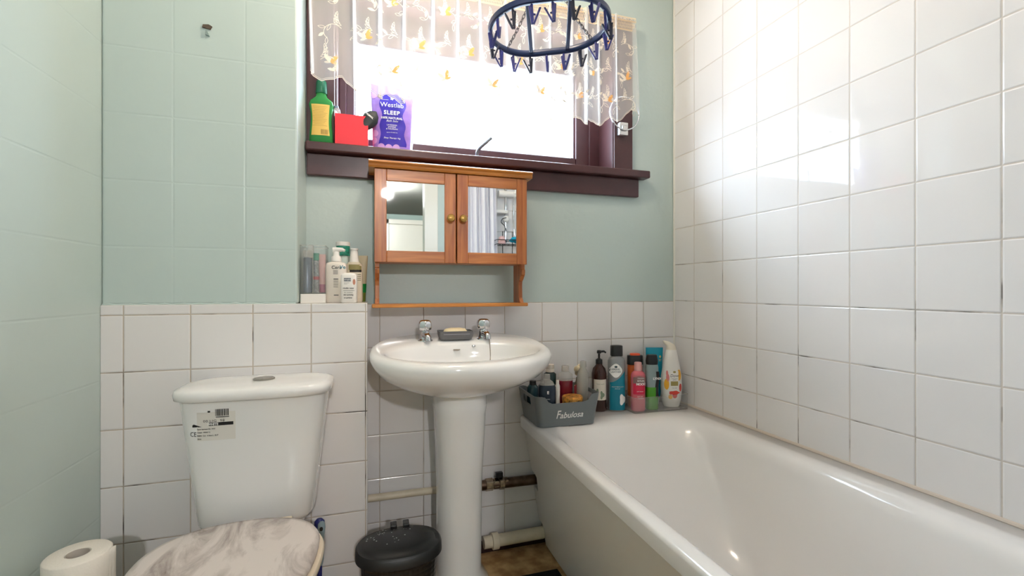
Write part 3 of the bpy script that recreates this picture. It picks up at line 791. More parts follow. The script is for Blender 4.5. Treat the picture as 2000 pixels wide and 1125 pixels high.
# small broken hook left on the pillar
t = thing('broken_hook', 'small broken plastic wall hook high on the green pillar', 'hook', (XU(405, 1.46), 1.4605, Z(.5)))
t.location.z = Z((564 - 40) / 885. * 1.235)
bm = B(); loft(bm, [[(x_, y_, z_) for x_, z_ in ((-.012, -.004), (.008, -.007), (.012, .002), (.004, .006), (-.010, .004))] for y_ in (0, -.004)]); obj('adhesive_stub', bm, mat('dark_residue', '5a4c40', .7), t, smooth=False)
bm = B(); loft(bm, [[(x_, y_, z_) for x_, z_ in ((-.004, -.024), (.006, -.026), (.002, -.014), (-.003, -.012))] for y_ in (0, -.006)]); obj('hook_stem', bm, mat('grey_plastic', '8fa09c', .4), t, smooth=False)

# ---------------------------------------------------------------- bottles, tubes and jars
def P(parent, name, secs, m, n=36, label=None, ang=50):
    bm = B(); se(bm, secs, n); tr = BVHTree.FromBMesh(bm)
    return obj(name, bm, m, parent, ang=ang, label=label), tr

def marks(parent, name, tr, m, items, off=.0005, label=None):
    """items: ('t', text, size, cx, cz[, opts]) | ('r', x0,x1,z0,z1) | ('b', cx,cz,a,b)"""
    bm = B()
    for it in items:
        if it[0] == 't': text_flat(bm, it[1], it[2], it[3], it[4], **(it[5] if len(it) > 5 else {}))
        elif it[0] == 'r': patch(bm, *it[1:5], nx=12, nz=4)
        else: blob(bm, it[1], it[2], it[3], it[4], fn=it[5] if len(it) > 5 else None)
    press(bm, tr, off)
    return obj(name, bm, m, parent, smooth=False, label=label)

def pump(parent, z, m, s=1.0, ang=0.0):
    e = bpy.data.objects.new('pump', None); COL.objects.link(e); e.parent = parent; e.location = (0, 0, z); e.rotation_euler = (0, 0, ang)
    bm = B(); lathe(bm, [(.014 * s, 0), (.014 * s, .016 * s), (.007 * s, .020 * s), (.0045 * s, .022 * s), (.0045 * s, .040 * s), (.009 * s, .042 * s), (.009 * s, .052 * s), (.006 * s, .055 * s)], 24); obj('pump_collar', bm, m, e)
    bm = B(); tube(bm, [(0, 0, .048 * s), (.022 * s, 0, .049 * s), (.030 * s, 0, .043 * s)], [.0055 * s, .0045 * s, .0035 * s], 12); obj('pump_nozzle', bm, m, e)
    return e

RIM = zr + .0005
fac = -TH * .9      # most things on the rim are turned towards the room
# -- standing on the bath ledge
def ledge(name, label, cat, u, Y, rz=None, z=RIM, **k):
    return thing(name, label, cat, (XU(u, Y), Y, z), fac if rz is None else rz, **k)

# teal shower bottle with black cap
t = ledge('shower_gel_bottle', 'tall teal and grey bottle with square black cap and white badge', 'bottle', 1204, 1.585)
_, tr = P(t, 'bottle_body', [(0, .030, .020, 2.6), (.004, .0335, .0225, 2.6), (.10, .0345, .023, 2.6), (.195, .0340, .0225, 2.6), (.206, .030, .020, 2.6), (.211, .022, .018, 2.4), (.214, .02, .017, 2.2)], mat('silver_grey_bottle', '8f9090', .3, .35))
P(t, 'cap', [(.2142, .0240, .0195, 2.6), (.252, .0235, .019, 2.6), (.254, .0215, .0175, 2.6)], M['black'])
bm = B(); nx = 16
g = [[bm.verts.new((-.0335 + .067 * i / nx, 0, z0 + (z1 - z0) * q)) for i in range(nx + 1)] for q, (z0, z1) in ((0, (.002, .1)), (.33, (.002, .1)), (.66, (.002, .1)), (1, (.002, .1)))]
for r_ in g:
    for v in r_:
        s_ = (v.co.x + .0335) / .067; v.co.z = .004 + (v.co.z - .002) / .098 * (.108 + .052 * s_ * s_)
for j in range(3):
    for i in range(nx): bm.faces.new((g[j][i], g[j][i + 1], g[j + 1][i + 1], g[j + 1][i]))
press(bm, tr, .0004); obj('teal_wrap', bm, mat('teal_plastic', '057a91', .3), t)
marks(t, 'badge', tr, M['whiteprint'], [('b', -.008, .158, .024, .026, lambda q: 1 + .06 * math.cos(4 * q))], .0009)
marks(t, 'lettering', tr, mat('dark_teal_print', '17333c', .5), [('t', 'IMPERIAL', .0085, -.008, .162), ('t', 'LEATHER', .0095, -.008, .153), ('r', -.022, .006, .1655, .1665), ('b', -.008, .173, .006, .004)], .0013)
marks(t, 'white_lettering', tr, M['whiteprint'], [('t', 'ARCTIC FRESH & COOL', .0045, 0, .095), ('t', 'shower gel', .0045, -.002, .088), ('b', .018, .045, .012, .02, lambda q: 1 + .2 * math.cos(3 * q))], .0009)

# amber pump bottle with white label
t = ledge('soap_pump_bottle', 'amber brown pump bottle with cream label and black pump behind the basket', 'bottle', 1170, 1.602)
_, tr = P(t, 'bottle_body', [(0, .026, .026), (.004, .029, .029), (.145, .029, .029), (.165, .024, .024), (.178, .013, .013), (.184, .013, .013)], mat('amber_bottle', '3c1c14', .15, trans=.2))
pump(t, .184, M['black'], .95, .2)
marks(t, 'paper_label', tr, mat('cream_label', 'dad2c4', .6), [('r', -.0285, .0285, .045, .125)], .0004)
marks(t, 'leaf_print', tr, mat('sage_print', '7b8a72', .6), [('b', .006, .065, .008, .014, lambda q: 1 + .3 * math.cos(3 * q)), ('b', -.012, .08, .004, .010), ('t', 'hand wash', .007, 0, .108)], .0008)

# black and orange bottle
TRZ = RIM + .0032
t = ledge('shampoo_bottle', 'orange bottle with black and orange cap standing behind the pink bottle', 'bottle', 1240, 1.598, z=TRZ)
_, tr = P(t, 'bottle_body', [(0, .026, .016, 2.6), (.004, .029, .018, 2.6), (.165, .030, .018, 2.6), (.17, .028, .016, 2.6)], mat('orange_bottle', 'c2581c', .3))
P(t, 'cap', [(.1702, .032, .019, 2.8), (.205, .031, .0185, 2.8), (.207, .029, .017, 2.8)], M['black'])
P(t, 'cap_top', [(.2072, .020, .016, 2.8), (.212, .020, .016, 2.8), (.214, .018, .014, 2.8)], mat('orange_red_plastic', 'e0542c', .35))
# teal tube
t = ledge('hair_tube', 'bright cyan tube standing upright behind the green bottle', 'tube', 1278, 1.612, z=TRZ)
_, tr = P(t, 'tube_body', [(.03, .024, .014, 2.2), (.06, .028, .013, 2.2), (.18, .034, .008, 2.4), (.225, .036, .003, 2.6), (.232, .036, .0025, 2.6)], mat('cyan_plastic', '1394ae', .3))
P(t, 'cap', [(0, .018, .012, 2.4), (.029, .020, .013, 2.4)], M['white'])
marks(t, 'yellow_print', tr, mat('pale_yellow_print', 'd8c878', .5), [('b', .022, .195, .004, .005), ('t', 'ST', .012, .022, .18)], .0006)
# pink two-tone bottle
t = ledge('pink_bubble_bath', 'pink and red bottle with pale pink cap at the left end of the clear tray', 'bottle', 1246, 1.5435, z=TRZ)
_, tr = P(t, 'bottle_body', [(0, .024, .019, 2.3), (.004, .0275, .0215, 2.3), (.135, .0275, .0215, 2.3), (.147, .024, .019, 2.2), (.155, .015, .014)], mat('pink_liquid_bottle', 'd36b74', .2))
_, t2 = P(t, 'cap', [(.1552, .0145, .0145), (.186, .0140, .0140), (.188, .012, .012)], mat('pale_pink_cap', 'd9a09c', .35))
marks(t, 'red_band', tr, mat('crimson_print', 'cf2447', .35), [('r', -.027, .027, .066, .108)], .0004, )
marks(t, 'upper_fade', tr, mat('mauve_print', '8d6a66', .35), [('r', -.027, .027, .108, .138)], .0004)
marks(t, 'lettering', tr, M['whiteprint'], [('t', 'ORIGINAL', .0062, .006, .128), ('t', 'RITUAL', .009, .006, .118, {'bold': .0002}), ('t', 'MOOD', .012, .006, .1055, {'bold': .0006}), ('t', 'pink berry', .006, .002, .078), ('t', 'bath soak', .0055, .002, .058), ('r', -.006, .016, .050, .051)], .0009)
# green gel
t = ledge('green_shower_gel', 'clear bottle of green gel with black cap in the middle of the clear tray', 'bottle', 1273, 1.546, z=TRZ)
_, tr = P(t, 'bottle_body', [(.088, .0232, .0165, 2.8), (.165, .0245, .0165, 2.8), (.176, .022, .016, 2.6)], mat('frosted_grey_plastic', '8b9c9c', .3))
_, tg = P(t, 'gel', [(0, .022, .015, 2.8), (.004, .0245, .017, 2.8), (.0878, .0248, .0172, 2.8)], mat('lime_green_gel', '4f9a26', .2))
P(t, 'cap', [(.1762, .022, .0165, 2.8), (.19, .0235, .0165, 2.8), (.211, .020, .015, 2.8), (.214, .018, .013, 2.8)], M['black'])
bm = B(); patch(bm, .010, .0225, .05, .15, 6, 14)
for v in bm.verts: v.co.x += .0025 * math.sin(v.co.z * 60)
for v in bm.verts: v.co.y = -.0165
obj('black_print_panel', bm, M['ink'], t, smooth=False)
bm = B(); text_flat(bm, 'LYNX', .0125, .0155, .122, bold=.0005)
for v in bm.verts: v.co.y = -.0171
obj('lettering', bm, M['whiteprint'], t, smooth=False)
# dove-like white bottle
t = ledge('body_wash_bottle', 'white curved body wash bottle with fruit-coloured label in the tray corner', 'bottle', 1311, 1.562, z=TRZ)
_, tr = P(t, 'bottle_body', [(0, .028, .020, 2.3), (.004, .032, .022, 2.3), (.03, .0385, .0235, 2.2), (.075, .043, .024, 2.2), (.12, .0415, .0235, 2.2), (.16, .0345, .022, 2.2), (.20, .0265, .0195, 2.1), (.225, .0215, .018, 2.1), (.228, .020, .017, 2.1)], M['white'], 48)
bm = B(); loft(bm, [ring_se(z, a, b_, 2.1, cx_, 0, 28) for z, a, b_, cx_ in ((.2282, .0205, .0175, 0), (.238, .0195, .016, -.001), (.246, .018, .012, -.004), (.252, .018, .009, -.012), (.260, .012, .006, -.022), (.264, .004, .004, -.030))]); obj('cap', bm, mat('cream_cap', 'e6dccb', .35), t)
for nm, c_, its in (('fruit_pink', 'e58a86', [('b', -.022, .118, .006, .016), ('b', -.024, .135, .004, .012)]), ('fruit_yellow', 'f0b23a', [('b', -.026, .092, .009, .022), ('b', .024, .128, .010, .022), ('b', -.012, .042, .008, .009)]), ('fruit_red', 'd6493e', [('b', .004, .058, .022, .008, lambda q: 1 + .12 * math.cos(5 * q)), ('b', .030, .078, .006, .016), ('b', .006, .048, .010, .012)])):
    marks(t, nm, tr, mat(nm, c_, .4), its, .0005)
marks(t, 'label_card', tr, mat('label_white', 'f3efe8', .5), [('r', -.013, .021, .07, .145)], .0010)
marks(t, 'olive_block', tr, mat('olive_print', 'a6965a', .5), [('r', -.011, .019, .086, .104), ('b', .004, .141, .006, .004)], .0014)
marks(t, 'lettering', tr, mat('navy_print', '2a3350', .5), [('t', 'Dove', .016, .004, .126, {'shear': .2}), ('t', 'care by nature', .0045, .004, .115), ('t', 'uplifting', .0045, .004, .110), ('t', 'body wash', .005, .004, .078)], .0014)
# clear tray
t = thing('clear_tray', 'low clear acrylic tray holding bottles in the bath corner', 'tray', (0, 0, RIM), 0)
tx0, tx1, ty0, ty1 = .958, 1.205, 1.513, 1.640
t.location = ((tx0 + tx1) / 2, (ty0 + ty1) / 2, RIM); t.rotation_euler = (0, 0, 0)
hw, hd = (tx1 - tx0) / 2, (ty1 - ty0) / 2
bm = B(); loft(bm, [ring_rr(-hw, hw, -hd, hd, .010, .0), ring_rr(-hw, hw, -hd, hd, .010, .058), ring_rr(-hw + .002, hw - .002, -hd + .002, hd - .002, .008, .058), ring_rr(-hw + .002, hw - .002, -hd + .002, hd - .002, .008, .0025)], True, True)
obj('tray_shell', bm, M['clear'], t, ang=30)
bm = B(); tube(bm, [tuple(p) for p in ring_rr(-hw, hw, -hd, hd, .010, .0585)], .0009, 6, closed=True); obj('tray_rim', bm, M['clear2'], t)
bm = B(); tube(bm, [tuple(p) for p in ring_rr(-hw + .001, hw - .001, -hd + .001, hd - .001, .010, .0013)], .0012, 6, closed=True); obj('tray_foot', bm, mat('dark_grey_plastic', '6e6762', .3), t)  # dark grey edge running round the base of the clear tray

# -- basket
bX0, bX1, bY0, bY1 = .546, .762, 1.452, 1.634
t = thing('storage_basket', 'grey plastic storage basket with white lettering on the bath corner', 'basket', ((bX0 + bX1) / 2, (bY0 + bY1) / 2, RIM))
hw, hd = (bX1 - bX0) / 2, (bY1 - bY0) / 2
gm_ = mat('grey_basket_plastic', '757a7c', .4)
def bz(x, y):           # wavy top: low in the middle of the long sides, high at the ends
    k = abs(x) / hw; s_ = max(0, min(1, (k - .62) / .25)); s_ = s_ * s_ * (3 - 2 * s_)
    return .082 + .026 * s_
def bring(f, ins, top=False):
    e = .016 * f
    r = ring_rr(-hw - e + ins, hw + e - ins, -hd - e * .6 + ins, hd + e * .6 - ins, .022, 0, 8, 16)
    for p in r: p.z = bz(p.x, p.y) * f + (.004 if ins and f == 0 else 0)
    return r
fs = [i / 8 for i in range(9)]
bm = B(); loft(bm, [bring(f, 0) for f in fs] + [bring(f, .0025) for f in reversed(fs)], True, True)
# hand holes at both ends
holes = []
for f in bm.faces:
    c = f.calc_center_median()
    if abs(c.x) > hw and abs(f.normal.x) > .8 if False else (abs(c.x) > hw + .001 - .004 and abs(c.y) < .034 and .062 < c.z < .088): holes.append(f)
bmesh.ops.delete(bm, geom=holes, context='FACES')
btree = BVHTree.FromBMesh(bm)
obj('basket_shell', bm, gm_, t, ang=50)
bm = B()
text_flat(bm, 'F', .040, -.040, .041, shear=.25, bold=.0004, sx=.8)
text_flat(bm, 'abulosa', .030, .011, .0375, shear=.3, bold=.0003, sx=.98)
press(bm, btree, .0006); obj('lettering', bm, M['whiteprint'], t, smooth=False, label='white slanted lettering')
BZ = RIM + .0045
def inb(name, label, cat, u, Y, rz=None, **k): return ledge(name, label, cat, u, Y, rz, z=BZ, **k)
# navy bottle
t = inb('navy_bottle', 'squat navy blue bottle with clear shoulder at front left of the basket', 'bottle', 1068, 1.486)
t.location.x = .588
_, tr = P(t, 'bottle_body', [(0, .028, .022, 3), (.004, .0315, .0235, 3), (.128, .0315, .0235, 3), (.136, .027, .021, 2.6)], mat('navy_glossy_plastic', '1f2a38', .25))
P(t, 'shoulder', [(.1362, .027, .021, 2.6), (.146, .022, .019, 2.2), (.153, .012, .012)], M['clear2'])
P(t, 'cap', [(.1532, .012, .012), (.172, .0115, .0115)], M['clear2'])
marks(t, 'lettering', tr, M['whiteprint'], [('t', 'E', .014, .002, .112, {'bold': .0005}), ('t', 'ocean', .006, .002, .09)], .0006)
# dark teal bottle far left
t = inb('dark_teal_bottle', 'dark teal bottle half hidden under basin rim at left of the basket', 'bottle', 1040, 1.592)
t.location.x = .574
P(t, 'bottle_body', [(0, .018, .018, 3), (.004, .021, .020, 3), (.105, .021, .020, 3), (.115, .014, .014)], mat('dark_teal_plastic', '14343c', .25)); P(t, 'cap', [(.1152, .013, .013), (.130, .012, .012)], M['black'])
# white capped
t = inb('white_capped_bottle', 'dark green bottle with ridged white cap at back of the basket', 'bottle', 1074, 1.600)
P(t, 'bottle_body', [(0, .022, .020), (.004, .024, .022), (.15, .024, .022), (.158, .014, .014)], mat('bottle_green', '1c3230', .25)); P(t, 'cap', [(.1582, .0165, .0165), (.168, .0165, .0165), (.169, .0155, .0155), (.176, .0165, .0165), (.186, .0155, .0155)], mat('cream_white_cap', 'd6cabc', .4))
# slim white tube
t = inb('slim_white_tube', 'slim white tube between the navy and red bottles in the basket', 'tube', 1089, 1.515)
P(t, 'tube_body', [(.0, .0085, .008), (.122, .0085, .008), (.132, .005, .005)], M['white']); P(t, 'cap', [(.1322, .006, .006), (.142, .005, .005)], M['white'])
# red bottle
t = inb('red_bath_oil', 'clear bottle half filled with dark red oil in the basket', 'bottle', 1104, 1.555)
P(t, 'red_liquid', [(0, .024, .019, 2.4), (.004, .0275, .0215, 2.4), (.133, .0275, .0215, 2.4)], mat('dark_red_liquid', '7c1a2c', .15))
P(t, 'clear_shoulder', [(.1332, .0275, .0215, 2.4), (.155, .0265, .021, 2.3), (.163, .016, .015), (.166, .0125, .0125)], M['clear2'])
P(t, 'cap', [(.1662, .014, .014), (.185, .0135, .0135), (.187, .012, .012)], sheet_mat('frosted_cap', 'c9c0b8', .5, .2))
# flower bottle
t = inb('flower_diffuser', 'small clear bottle with cream flower at back of the basket', 'bottle', 1130, 1.580)
P(t, 'bottle_body', [(0, .016, .016, 3), (.11, .017, .017, 3), (.118, .012, .012), (.135, .009, .009)], mat('olive_glass', '867a66', .15, trans=.4))
bm = B()
for k in range(6): sphere(bm, (.009 * math.cos(k * 1.05), .009 * math.sin(k * 1.05), .162 + .012 * math.sin(k * 2.2)), .009, 1, .7, 1.3, 8)
tube(bm, [(0, 0, .135), (0, 0, .16)], .002, 6); obj('flower', bm, mat('cream_petal', 'd9c8a6', .6), t)
# small peach pack
t = inb('peach_sachet_box', 'small peach printed box leaning behind the gold-topped jar', 'box', 1130, 1.545)
bm = B(); box(bm, -.017, .017, -.006, .006, 0, .112); bx_ = obj('carton', bm, mat('peach_card', 'cfa286', .6, var=.25, vscale=90), t, smooth=False, bevel=.001)
bm = B(); blob(bm, -.012, .095, .014, .02, fn=lambda q: 1 + .15 * math.cos(5 * q))
for v in bm.verts: v.co.y = -.0066
for v in bm.verts: v.co.x = max(v.co.x, -.017)
obj('berry_print', bm, mat('berry_print', '97303c', .6), t, smooth=False)
# gold jar
t = inb('gold_topped_jar', 'amber jar with gold flecked lid at front centre of the basket', 'jar', 1115, 1.492)
t.location.x += .006
P(t, 'jar_body', [(0, .030, .030), (.004, .034, .034), (.062, .034, .034)], mat('amber_jar', '6a3c1e', .2))
gl_ = mat('gold_flake_lid', 'c68a3c', .35, .3, var=.8, vscale=95, bump=.9, bscale=95)
P(t, 'jar_lid', [(.0622, .0365, .0365), (.084, .0375, .0375), (.088, .035, .035), (.089, .02, .02)], gl_)
# clear spray bottle
t = inb('clear_spray_bottle', 'tall clear plastic bottle leaning at the right end of the basket', 'bottle', 1158, 1.515, rz=fac)
t.location.x = .738; t.rotation_euler = (0, .02, fac)
P(t, 'bottle_body', [(0, .018, .015, 2.4), (.004, .0215, .018, 2.4), (.14, .0215, .018, 2.4), (.165, .019, .016, 2.2), (.18, .012, .011), (.186, .011, .011)], M['smoky'])
P(t, 'cap', [(.1862, .0125, .0125), (.205, .0115, .0115), (.208, .008, .008)], M['smoky'])
bm = B(); tube(bm, [(0, 0, .01), (0, 0, .18)], .0018, 6); obj('dip_tube', bm, M['white'], t)
P(t, 'liquid', [(.003, .0195, .016, 2.4), (.05, .0195, .016, 2.4)], mat('grey_green_liquid', '808a7c', .2))

# -- on the tiled ledge
LZ = ZC - .0435 + .0006
def led(name, label, cat, u, Y, rz=-.1, z=LZ, **k): return thing(name, label, cat, (XU(u, Y), Y, z), rz, **k)
# organiser
oc = XU(615, 1.545); 
t = thing('clear_organiser', 'tall clear plastic organiser with white base at left end of the ledge', 'organiser', (oc, 1.545, LZ))
hw = .036; hd = .05
bm = B(); loft(bm, [ring_rr(-hw, hw, -hd, hd, .004, .028), ring_rr(-hw, hw, -hd, hd, .004, .175), ring_rr(-hw + .0015, hw - .0015, -hd + .0015, hd - .0015, .003, .175), ring_rr(-hw + .0015, hw - .0015, -hd + .0015, hd - .0015, .003, .030)], True, True); obj('clear_walls', bm, M['clear'], t, ang=30)
bm = B(); tube(bm, [tuple(p) for p in ring_rr(-hw, hw, -hd, hd, .004, .175)], .001, 6, closed=True); box(bm, -.001, .001, -hd - .001, -hd, .028, .175); obj('edges', bm, M['clear2'], t)
bm = B(); loft(bm, [ring_rr(-hw, hw, -hd, hd, .004, 0), ring_rr(-hw, hw, -hd, hd, .004, .0275)]); obj('base_tray', bm, M['white'], t)
OZ = LZ + .0312
def ino(name, label, cat, dx, Y, rz=0): return thing(name, label, cat, (oc + dx, Y, OZ), rz)
t = ino('silver_tube', 'slate grey tube with clear cap inside the clear organiser', 'tube', -.018, 1.52)
P(t, 'tube_body', [(0, .012, .012), (.104, .012, .012), (.108, .009, .009)], mat('slate_metal', '6d7584', .3, .5)); P(t, 'cap', [(.1082, .0125, .0125), (.130, .0125, .0125)], M['clear2'])
t = ino('second_slate_tube', 'darker slate tube at the back of the clear organiser', 'tube', -.014, 1.565)
P(t, 'tube_body', [(0, .012, .012), (.112, .012, .012)], mat('dark_slate', '4d5766', .35)); P(t, 'cap', [(.1122, .010, .010), (.15, .009, .009), (.152, .006, .006)], M['clear2'])
t = ino('patterned_tube', 'slim grey tube with green cap inside the clear organiser', 'tube', .006, 1.525)
P(t, 'tube_body', [(0, .0085, .0085), (.095, .0085, .0085), (.10, .007, .007)], mat('speckled_grey', '8a8a8c', .4, var=.4, vscale=200)); P(t, 'cap', [(.1002, .0085, .0085), (.122, .0085, .0085)], mat('sea_green_cap', '3e8a72', .4)); P(t, 'red_band', [(.040, .0088, .0088), (.050, .0088, .0088)], mat('dull_red_band', 'b04a52', .5))
t = ino('pink_tube', 'flat pink squeezable tube at right inside the clear organiser', 'tube', .0225, 1.535)
_, tr = P(t, 'tube_body', [(.026, .0095, .008), (.06, .0105, .007), (.115, .0115, .002, 2.6), (.12, .0115, .0015, 2.6)], mat('pale_pink_tube', 'd9a9a4', .4)); P(t, 'cap', [(0, .0095, .0085), (.0258, .0095, .0085)], mat('rose_cap', 'b4607c', .4))
# pump lotion with teal logo
t = led('lotion_pump_bottle', 'white lotion pump bottle with dark and teal lettering on the ledge', 'bottle', 657, 1.525)
_, tr = P(t, 'bottle_body', [(0, .028, .018, 3.4), (.004, .031, .020, 3.4), (.115, .0315, .020, 3.4), (.124, .027, .018, 3), (.128, .014, .013)], mat('lotion_white', 'e6ddd2', .35))
P(t, 'pump_collar', [(.1282, .0155, .0155), (.143, .015, .015), (.147, .010, .010), (.160, .0095, .0095)], M['white'])
bm = B(); tube(bm, [(-.010, 0, .164), (.0, 0, .165), (.018, -.004, .166), (.026, -.006, .163)], [.009, .0085, .006, .004], 12); obj('pump_head', bm, M['white'], t)
marks(t, 'lettering', tr, mat('grey_print', '3a3c40', .5), [('t', 'Cera', .0145, .0035, .109, {'bold': .0002})] + [('r', -.006, .008, .098 - k * .0045, .0995 - k * .0045) for k in range(3)] + [('r', -.005, .009, .072, .0745)] + [('r', -.005, .009, .068 - k * .004, .069 - k * .004) for k in range(6)] + [('r', -.004, .010, .022, .0245)], .0006)
marks(t, 'teal_letters', tr, mat('teal_print', '168aa0', .5), [('t', 'Ve', .015, .0215, .1105, {'bold': .0003})], .0006)
# tall green/white topped bottle behind
t = led('green_labelled_bottle', 'tall white bottle with green-ringed cap at the back of the ledge', 'bottle', 670, 1.598)
P(t, 'bottle_body', [(0, .020, .020), (.15, .020, .020), (.152, .019, .019)], mat('aqua_white', 'c8d4cc', .4)); P(t, 'green_label', [(.152, .0215, .0215), (.184, .0215, .0215)], mat('emerald_print', '2e8c74', .4, var=.5, vscale=120)); P(t, 'cap', [(.1842, .0225, .0225), (.196, .0225, .0225), (.198, .018, .018)], M['white'])
# olive-label bottle
t = led('olive_label_bottle', 'cream bottle with cone-shaped cap and olive label behind the small white bottle', 'bottle', 692, 1.572)
_, tr = P(t, 'bottle_body', [(0, .024, .017, 3), (.004, .026, .018, 3), (.118, .026, .018, 3), (.13, .018, .015, 2.4)], mat('cream_bottle', 'd8ccb6', .35))
P(t, 'cone_cap', [(.1302, .0155, .0155), (.165, .011, .011), (.170, .010, .010), (.1705, .013, .013), (.175, .012, .012)], M['white'])
marks(t, 'olive_label', tr, mat('olive_label', '8f8452', .5), [('r', -.015, .024, .104, .122)], .0005); marks(t, 'black_band', tr, M['ink'], [('r', -.012, .024, .097, .105)], .0005)
marks(t, 'print_lines', tr, mat('olive_grey_print', '6c6a58', .5), [('r', .012, .022, .088 - k * .006, .090 - k * .006) for k in range(4)], .0005)
# beige tube with green
t = led('beige_green_tube', 'beige squeezy tube with bright green lower band at right end of the ledge', 'tube', 706, 1.612)
_, tr = P(t, 'tube_body', [(.060, .016, .012), (.10, .018, .010), (.145, .0205, .003, 2.6), (.155, .0205, .002, 2.6)], mat('beige_tube', 'cdbf9c', .4))
P(t, 'green_band', [(.030, .0150, .0135), (.0598, .0162, .0125)], mat('vivid_green', '1a8c3c', .35)); P(t, 'cap', [(0, .0135, .013), (.0298, .0145, .0135)], mat('olive_green_cap', '7f8a3c', .35))
# small white bottle in front
t = led('small_white_bottle', 'small white square bottle with grey badge at the front of the ledge', 'bottle', 682, 1.487)
_, tr = P(t, 'bottle_body', [(0, .021, .014, 4), (.003, .0235, .016, 4), (.083, .0235, .016, 4), (.089, .020, .013, 3.5), (.092, .014, .010, 3)], M['white'])
marks(t, 'badge', tr, mat('slate_badge', '6c727a', .5), [('r', -.013, .007, .066, .076)], .0005)
marks(t, 'badge_lettering', tr, M['whiteprint'], [('t', 'simple', .0075, -.003, .0715)], .0009)
marks(t, 'print', tr, mat('charcoal_print', '4c4c4e', .5), [('r', -.013, .003, .061, .0617), ('r', -.013, -.003, .057, .0577), ('t', 'micellar water', .0056, 0, .045, {'bold': .0002}), ('r', -.015, .018, .037, .038), ('t', 'for sensitive', .005, 0, .0315), ('t', 'skin hydrating', .005, 0, .0245, {'bold': .0002}), ('t', 'no perfume', .005, -.001, .0155, {'bold': .0002})], .0005)
marks(t, 'flower_print', tr, mat('peach_print', 'c98a70', .5), [('b', .0165, .064, .004, .009)], .0005)

# -- on the window sill
SZ = Z(.482) + .0006
# mouthwash
t = thing('mouthwash_bottle', 'green mouthwash bottle with yellow back label at left end of window sill', 'bottle', (XU(628, 1.628), 1.628, SZ), -.08)
gm2 = mat('green_mouthwash', '5ccf74', .10, trans=.6, ior=1.12)
_, tr = P(t, 'bottle_body', [(0, .034, .018, 3.2), (.004, .0375, .0205, 3.2), (.03, .0365, .0205, 3), (.075, .0325, .019, 3), (.10, .0335, .019, 3), (.125, .0385, .0205, 3), (.138, .036, .020, 2.8), (.150, .022, .017, 2.4), (.156, .0175, .016), (.164, .0165, .0155)], gm2, 48)
P(t, 'cap', [(.1642, .0175, .0175), (.166, .0185, .0185), (.20, .0165, .0165), (.206, .0155, .0155), (.208, .013, .013)], mat('dark_green_cap', '1d6a48', .3))
bm = B(); g = []
for j in range(13):
    z = .022 + (.124 - .022) * j / 12; w_ = .0285 - .0035 * math.sin(PI * (z - .022) / .102)
    g.append([bm.verts.new((-w_ + 2 * w_ * i / 12, 0, z)) for i in range(13)])
for j in range(12):
    for i in range(12): bm.faces.new((g[j][i], g[j][i + 1], g[j + 1][i + 1], g[j + 1][i]))
press(bm, tr, .0006); lb = obj('back_label', bm, mat('yellow_label', 'e0bc62', .5), t)
its = [('r', -.024 + .003 * (k % 3), .022 - .004 * (k % 4), .116 - k * .0052, .1166 - k * .0052) for k in range(13)]
x = .002; random.seed(5)
while x < .024:
    wd = random.choice([.0006, .001]); its.append(('r', x, x + wd, .026, .042)); x += wd + .0011
marks(t, 'label_print', tr, mat('brown_print', '8a6a34', .6), its, .0011)
# red box
rx0, rx1 = XU(654, 1.607), XU(719, 1.607)
t = thing('red_box', 'open red cardboard box holding toiletries on the window sill', 'box', ((rx0 + rx1) / 2, 1.655, SZ))
w2 = (rx1 - rx0) / 2; rm = mat('red_card', 'e8303e', .45)
bm = B(); H_ = .101; d2 = .045; th = .002
box(bm, -w2, w2, -d2, -d2 + th, 0, H_); box(bm, -w2, w2, d2 - th, d2, 0, H_); box(bm, -w2, -w2 + th, -d2 + th, d2 - th, 0, H_); box(bm, w2 - th, w2, -d2 + th, d2 - th, 0, H_); box(bm, -w2, w2, -d2 + th, d2 - th, 0, th)
obj('carton', bm, rm, t, smooth=False)
# things in the red box
def tilted(o, rx_, ry_): o.rotation_euler = (rx_, ry_, 0)
t = thing('white_roll_on', 'white rounded bottle sticking out of the red box', 'bottle', ((rx0 + rx1) / 2 - .012, 1.657, SZ + .025)); tilted(t, 0, -.55)
P(t, 'bottle_body', [(0, .016, .016), (.005, .0195, .018), (.085, .0205, .018), (.105, .0195, .017), (.118, .012, .012)], mat('bright_white_plastic', 'f4f4f2', .3))
t = thing('clear_vial', 'small clear plastic pack at the left inside the red box', 'pack', (rx0 + .016, 1.632, SZ + .02)); tilted(t, 0, -.12)
P(t, 'pack_body', [(0, .010, .008, 3), (.098, .011, .009, 3), (.104, .008, .007, 3)], M['clear2']); P(t, 'blue_cap', [(.1042, .008, .007, 3), (.112, .007, .006, 3)], mat('slate_blue_cap', '6a7a8e', .4))
t = thing('dark_razor_cap', 'black pointed cap with white lettering leaning over the edge of the red box', 'cap', (rx1 - .030, 1.622, SZ + .045)); tilted(t, 0, .62)
_, tr = P(t, 'cap_body', [(0, .014, .010, 2.6), (.03, .017, .012, 2.6), (.045, .024, .013, 2.8), (.068, .026, .013, 2.8), (.085, .018, .011, 2.6), (.096, .004, .005, 2.2)], mat('matt_black_plastic', '23282a', .4))
marks(t, 'lettering', tr, M['whiteprint'], [('t', 'PRIMAL', .009, -.006, .068, {'bold': .0002, 'rot': .0})], .0006)
